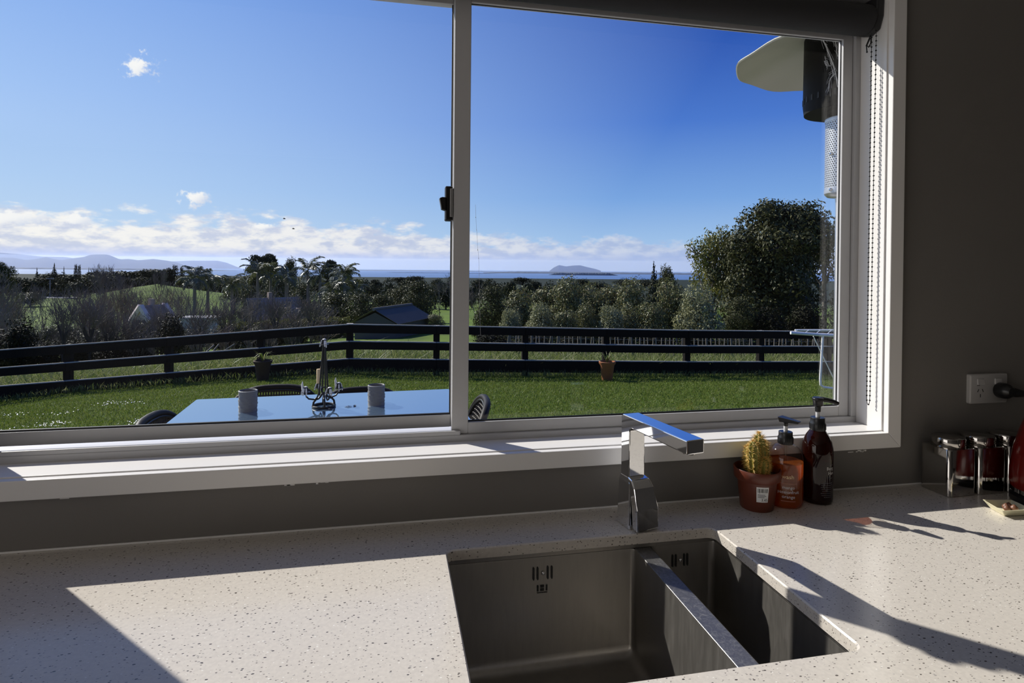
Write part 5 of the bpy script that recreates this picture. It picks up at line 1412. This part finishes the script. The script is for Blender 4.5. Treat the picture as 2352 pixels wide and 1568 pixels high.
def make_chair(label, x, y, rz):
    """rounded wicker chair, +x is the way the sitter faces"""
    c = thing('wicker_chair', label, 'chair', (x, y, PA), rz, 'wicker chairs round the patio table')
    H_ = .712
    for a in (-1, 1):
        MB().tube([(.20, a*.20, 0), (.20, a*.215, .42)], .013, 8).build('leg', 'iron_black', c, smooth=True)
        MB().tube([(-.23, a*.20, 0), (-.20, a*.205, .42)], .013, 8).build('leg', 'iron_black', c, smooth=True)
    MB().loft([[(px, py, z) for px, py in rrect(-.22, .23, -.225, .225, .07, 5)] for z in (.405, .445)]).build('seat', 'wicker_strand', c, bevel=.008)
    # hoop of the back, bowed and leaning
    def bp_(s, r=1.0):
        a = PI*s; w = .245*r; yy = -w*math.copysign(abs(math.cos(a))**.62, math.cos(a)); t = abs(math.sin(a))**.62
        z = .44 + (H_-.44)*t*r; return (-.215 - .085*(z-.44)/.30 - .035*(1-(yy/.245)**2)+.0, yy, z)
    MB().tube([bp_(i/28) for i in range(29)], .019, 10).build('back_rim', 'wicker_dark', c, smooth=True)
    MB().tube([tuple(np.array(bp_(i/28, .955))+np.array([.012, 0, 0])) for i in range(29)], .006, 8).build('rim_piping', 'iron_black', c, smooth=True)
    st = MB()
    for k in range(33):
        yy = -.225+.45*k/32; t = max(0.0, 1-abs(yy/.245)**3.2)**(1/3.2*1.0) if abs(yy) < .245 else 0
        zt = .44+(H_-.44)*t*.985
        f = lambda z: (-.215-.085*(z-.44)/.30-.035*(1-(yy/.245)**2), yy, z)
        st.tube([f(.43), f((.43+zt)/2), f(zt)], .0042, 5, caps=False)
    for k in range(13):
        z = .46+.021*k; pts = []
        for j in range(33):
            yy = -.225+.45*j/32
            if z < .44+(H_-.44)*max(0.0, 1-abs(yy/.245)**3.2)**(1/3.2)*.97: pts.append((-.215-.085*(z-.44)/.30-.035*(1-(yy/.245)**2)+(.005 if (j+k) % 2 else -.005), yy, z))
        if len(pts) > 2: st.tube(pts, .0040, 4, caps=False)
    tag(st.build('wicker_weave', 'wicker_strand', c), kind='stuff')
    return c
p = at(637, 888, 3.28); make_chair('dark wicker chair behind the table, between the left mug and the candelabra', p[0], p[1]-.28, math.radians(-88))
p = at(838, 880, 3.24); make_chair('dark wicker chair behind the table, behind the right mug', p[0], p[1]-.28, math.radians(-86))
make_chair('dark wicker chair at the left end of the table', -.74, 1.66, math.radians(-2))
make_chair('dark wicker chair at the right end of the table beside the mullion', .155, 1.80, math.radians(176))

def mug(x, y, label):
    t = thing('stone_mug', label, 'mug', (x, y, TZ), 0, 'grey mugs on the patio table')
    R_ = .0395; n = 40; rings = []
    for i in range(21):
        z = .087*i/20
        rr = R_*(1.0+.028*math.sin(i*1.9)+.0) - .002*(abs(i-10)/10)**2 if 0 < i < 18 else R_
        rings.append([((rr*(1+.022*math.sin(7*2*PI*j/n+i*.9)*(1 if 1 < i < 17 else 0)))*math.cos(2*PI*j/n), (rr*(1+.022*math.sin(7*2*PI*j/n+i*.9)*(1 if 1 < i < 17 else 0)))*math.sin(2*PI*j/n), z) for j in range(n)])
    for rr, z in ((R_+.001, .090), (R_-.003, .092), (R_-.006, .089), (R_-.007, .02)):
        rings.append([(rr*math.cos(2*PI*j/n), rr*math.sin(2*PI*j/n), z) for j in range(n)])
    MB().loft(rings).build('cup', 'mug_grey', t, smooth=True)
    hd = MB().tube([(0, R_-.004, .074), (0, R_+.020, .076), (0, R_+.028, .052), (0, R_+.020, .030), (0, R_-.004, .028)], .0055, 8)
    hd.build('handle', 'mug_grey', t, smooth=True, rot=(0, 0, math.radians(-12)))
mug(-.631, 1.564+.02, 'grey textured mug on the left of the patio table')
mug(-.072, 1.600+.02, 'grey textured mug on the right of the patio table')

cd = thing('candelabra', 'black wrought iron candelabra with wax drips on the patio table', 'candelabra', (-.308, 1.594+.012, TZ))
RI = .0052
MB().tube([(.049*math.cos(2*PI*i/28), .049*math.sin(2*PI*i/28), .0052) for i in range(28)], RI, 8, closed=True).build('base_ring', 'iron_black', cd, smooth=True)
for a in (math.radians(200), math.radians(20), math.radians(100), math.radians(-80)):
    c_, s_ = math.cos(a), math.sin(a)
    MB().tube([(r*c_, r*s_, z) for r, z in ((.049, .006), (.046, .025), (.036, .037), (.024, .040), (.016, .048), (.010, .058), (.004, .064))], RI*.9, 8).build('foot', 'iron_black', cd, smooth=True)
MB().tube([(.011*math.cos(a), 0, .078+.013*math.sin(a)) for a in [2*PI*i/16 for i in range(16)]], .0034, 6, closed=True).build('scroll', 'iron_black', cd, smooth=True)
def cup(parent, x, y, z, kind):
    MB().lathe([(.020, 0), (.0205, .002), (.011, .004), (.0105, .0235), (.0088, .0235), (.0085, .006), (0, .006)], 20, (x, y, z), cap1=False).build('candle_cup', 'iron_black', parent, smooth=True)
    if kind == 'candle':
        MB().lathe([(.0105, .012), (.0105, .088), (.009, .090)], 20, (x, y, z)).loft([[(x+.003, y-.003, z+.088), (x+.009, y-.003, z+.088), (x+.009, y+.003, z+.088), (x+.003, y+.003, z+.088)], [(x+.0085, y-.001, z+.106), (x+.0095, y-.001, z+.106), (x+.0095, y+.001, z+.106), (x+.0085, y+.001, z+.106)]]).build('candle', 'wax_ivory', parent, smooth=True)
    w = MB(); rg = random.Random(int(x*1000+y*500))
    for k in range(5):
        a = rg.uniform(0, 2*PI); w.tube([(x+.011*math.cos(a), y+.011*math.sin(a), z+.020), (x+.016*math.cos(a), y+.016*math.sin(a), z+.004), (x+.020*math.cos(a), y+.020*math.sin(a), z-.004-rg.random()*.010)], [.003, .0042, .0022], 6)
    w.ball((x, y, z+.024), .0085, 10, 6, (1, 1, .5))
    if kind == 'spike':
        w.tube([(x-.012, y, z-.004), (x-.013, y, z+.02), (x-.015, y, z+.035), (x-.014, y, z+.050)], [.004, .0055, .005, .0015], 8)
    w.build('wax_drip', 'wax_white', parent, smooth=True)
TOPZ = .285
for x, y, kd in ((-.076, -.032, 'spike'), (.032, -.064, 'stub'), (.062, .046, 'spike'), (-.030, .060, 'candle')):
    l = math.hypot(x, y); ux, uy = x/l, y/l
    arm = MB().tube([(ux*r, uy*r, z) for r, z in ((.004, TOPZ), (.011, .20), (.019, .10), (.023, .066), (.031, .046), (.043, .038), (l-.014, .044), (l-.003, .056), (l, .075))], .0038, 8).build('arm', 'iron_black', cd, smooth=True)
    cup(arm, x, y, .075, kd)
top = MB().lathe([(.007, 0), (.012, .006), (.012, .010)], 16, (0, 0, TOPZ-.005)).build('top_socket', 'iron_black', cd, smooth=True)
cup(top, 0, 0, TOPZ+.002, 'spike_')
# few dry leaves on the table top
for k, (u, v) in enumerate(((800, 934), (815, 932), (760, 940))):
    d_ = at(u, v, 1.0)-CAM; p = CAM + d_*((TZ+.001-CAM[2])/d_[2])
    o = MB().add([(-.018, 0, 0), (0, -.006, .002), (.020, .002, .001), (0, .007, .003)], [(0, 1, 2, 3)]).add([(-.018, 0, .0006), (0, -.006, .0026), (.020, .002, .0016), (0, .007, .0036)], [(0, 1, 2, 3)]).build('dry_leaf', 'mug_grey', None, loc=tuple(p), rot=(0, 0, k*1.3))
    tag(o, ('grey dry leaf on the table, middle of the three right of the candelabra', 'grey dry leaf on the table, rightmost of the three', 'grey dry leaf on the table, nearest the candelabra')[k], 'leaf', 'dry leaves on the patio table')

# ------------------------------------------------------------------ patio heater
HD = 2.29
hp_ = at(1941, 300, HD)
he = thing('patio_heater', 'patio heater with a cream dish reflector and perforated burner outside the right pane', 'heater', (hp_[0], hp_[1], PA))
def hz(v): return at(1941, v, HD)[2]-PA
zb0, zb1, zh0, zh1 = hz(441), hz(272), hz(262), hz(66)
MB().lathe([(.22, 0), (.23, .02), (.23, .04), (.20, .05)], 32).build('base', 'heater_steel', he, smooth=True)
MB().lathe([(.18, .05), (.19, .07), (.19, .72), (.17, .78), (.05, .82)], 32).build('tank_housing', 'heater_steel', he, smooth=True)
MB().lathe([(.030, .80), (.030, zb0-.03)], 16).build('pole', 'heater_steel', he, smooth=True)
MB().lathe([(.030, zb0-.05), (.032, zb0-.022), (.060, zb0-.018), (.0685, zb0-.010), (.0700, zb0)], 28).build('gas_head', 'heater_steel', he, smooth=True)
# burner: a tube of steel with rows of real holes
NR, NC = 34, 44; pr = MB(); hr = (zb1-zb0)/NR; rB = .0690
for i in range(NR):
    z = zb0+hr*i
    for j in range(NC):
        o_ = .5*(i % 2); a = 2*PI*(j+o_)/NC; w = 2*PI/NC
        # one ring-shaped cell round each hole
        ou = [(-.5, 0), (.5, 0), (.5, 1), (-.5, 1)]; inn = [(-.26, .22), (.26, .22), (.26, .80), (-.26, .80)]
        def P3(q, r): return (r*math.cos(a+q[0]*w), r*math.sin(a+q[0]*w), z+q[1]*hr)
        pr.add([P3(q, rB) for q in ou]+[P3(q, rB) for q in inn]+[P3(q, rB-.003) for q in inn], [(0,1,5,4), (1,2,6,5), (2,3,7,6), (3,0,4,7), (4,5,9,8), (5,6,10,9), (6,7,11,10), (7,4,8,11)])
pb = pr.build('burner_screen', 'burner_mesh', he); pb['kind'] = 'stuff'
MB().lathe([(.060, zb0), (.060, zb1)], 28).build('burner_core', 'heater_steel', he, smooth=True)
for z in (zb0+.004, zb1-.004): MB().lathe([(.0705, -.010), (.0712, 0), (.0705, .010)], 32, (0, 0, z)).build('burner_band', 'heater_steel', he, smooth=True)
for a in (3.3, 3.9, 4.5):
    for z in (zb0+.006, (zb0+zb1)/2): MB().ball((.071*math.cos(a), .071*math.sin(a), z), .007, 8, 6).build('screw', 'chrome', he, smooth=True)
MB().lathe([(.075, zb1), (.120, zb1+.014), (.146, zb1+.022), (.150, zb1+.055), (.150, zb1+.058), (.148, zh1-.03), (.140, zh1-.01), (.06, zh1)], 40).build('flame_guard', 'heater_black', he, smooth=True)
for k in range(30):
    a = 2*PI*k/30
    MB().box(.1485, .1512, -.004, .004, zb1+.062, zb1+.084).build('vent_slot', 'ink_black', he, rot=(0, 0, a))
dz0 = hz(140)
dn = MB(); rings = []
N = 72
for r, z in ((.400, 0), (.404, .004), (.400, .010), (.30, .050), (.15, .100), (.02, .125)):
    rings.append([((r*(1+.006*math.sin(9*2*PI*j/N+1)))*math.cos(2*PI*j/N), (r*(1+.006*math.sin(9*2*PI*j/N+1)))*math.sin(2*PI*j/N), z+(.005*math.cos(9*2*PI*j/N+.6)*(r/.4)**3)) for j in range(N)])
inner_r = []
for r, z in ((.02, .120), (.15, .095), (.30, .046), (.396, .003)):
    inner_r.append([((r*(1+.006*math.sin(9*2*PI*j/N+1)))*math.cos(2*PI*j/N), (r*(1+.006*math.sin(9*2*PI*j/N+1)))*math.sin(2*PI*j/N), z+(.005*math.cos(9*2*PI*j/N+.6)*(r/.4)**3)) for j in range(N)])
dn.loft(rings + inner_r + [rings[0]], False, False)
ds = dn.build('reflector_dish', 'heater_dish', he, smooth=True, loc=(0, 0, dz0))
cw = MB(); rg = random.Random(2)
wq = at(1886, 82, HD-.17); we = at(1926, 200, HD-.20); base_ = np.array([hp_[0], hp_[1], PA])
def wp(u, v): return tuple(np.array(at(u, v, HD-.19))-base_)
for pts in (((1884, 80), (1896, 105), (1908, 135), (1918, 165), (1924, 200)), ((1885, 80), (1899, 108), (1911, 140), (1920, 172)), ((1915, 82), (1920, 105), (1924, 130)), ((1919, 168), (1908, 180), (1904, 192), (1902, 210)), ((1893, 140), (1897, 150), (1903, 148), (1899, 138))):
    cw.tube([wp(*q) for q in pts], [.0011]*len(pts), 4)
    for k in range(10):
        i = rg.randrange(len(pts)-1); q = wp(pts[i][0]+rg.uniform(-4, 4), pts[i][1]+rg.uniform(-12, 12)); q2 = wp(pts[i+1][0]+rg.uniform(-6, 6), pts[i+1][1]+rg.uniform(-12, 12)); cw.tube([q, q2], .0004, 3)
tag(cw.build('cobweb', 'web_silk', he), 'pale cobweb strands', kind='stuff')

# ------------------------------------------------------------------ clothes airer on the lawn
dA_ = 10.4
g = ground(1885, dA_)
ar = thing('clothes_airer', 'white folding clothes airer on the lawn at the right edge of the pane', 'clothes airer', (0, 0, 0))
def ap(u, v, dd=0): return at(u, v, dA_+dd)
zt_ = ap(1850, 766)
MB().tube([ap(1816, 764), ap(1860, 767), ap(1930, 771), ap(2060, 779)], .030, 10).build('top_rail', 'rack_white', ar, smooth=True)
MB().tube([ap(1826, 758, .55), ap(1930, 758, .55), ap(2060, 760, .55)], .018, 8).build('back_rail', 'rack_white', ar, smooth=True)
for k in range(9):
    u = 1822+k*26
    MB().tube([ap(u, 764+.06*(u-1816)*.5), ap(u+10, 758, .55)], .006, 6).build('drying_wire', 'rack_white', ar, smooth=True)
MB().tube([ap(1890, 769), ap(1887, 820), ap(1884, 870), ap(1885, 884), ap(1892, 889), ap(1925, 893), ap(2040, 905), ap(2052, 900), ap(2056, 880), ap(2052, 780)], .020, 10).build('leg_frame', 'rack_white', ar, smooth=True)
MB().tube([ap(1868, 772, .1), ap(1920, 880, .3), ap(1940, 900, .4)], .009, 8).build('brace', 'rack_white', ar, smooth=True)

# ------------------------------------------------------------------ haze over the far country
hz_ = MB()
def hp3(u, d, z): return farpt(u, d, z)
hz_.add([hp3(-2600, 5000, SEA-3), hp3(5200, 5000, SEA-3), hp3(5200, 60000, SEA-3), hp3(-2600, 60000, SEA-3), hp3(-2600, 5000, 200), hp3(5200, 5000, 200), hp3(5200, 60000, 1000), hp3(-2600, 60000, 1000)],
        [(0,3,2,1), (4,5,6,7), (0,1,5,4), (1,2,6,5), (2,3,7,6), (3,0,4,7)])
hz_o = hz_.build('haze', 'haze_air'); tag(hz_o, 'pale blue haze over the distant mountains and sea', 'haze', None, 'stuff')
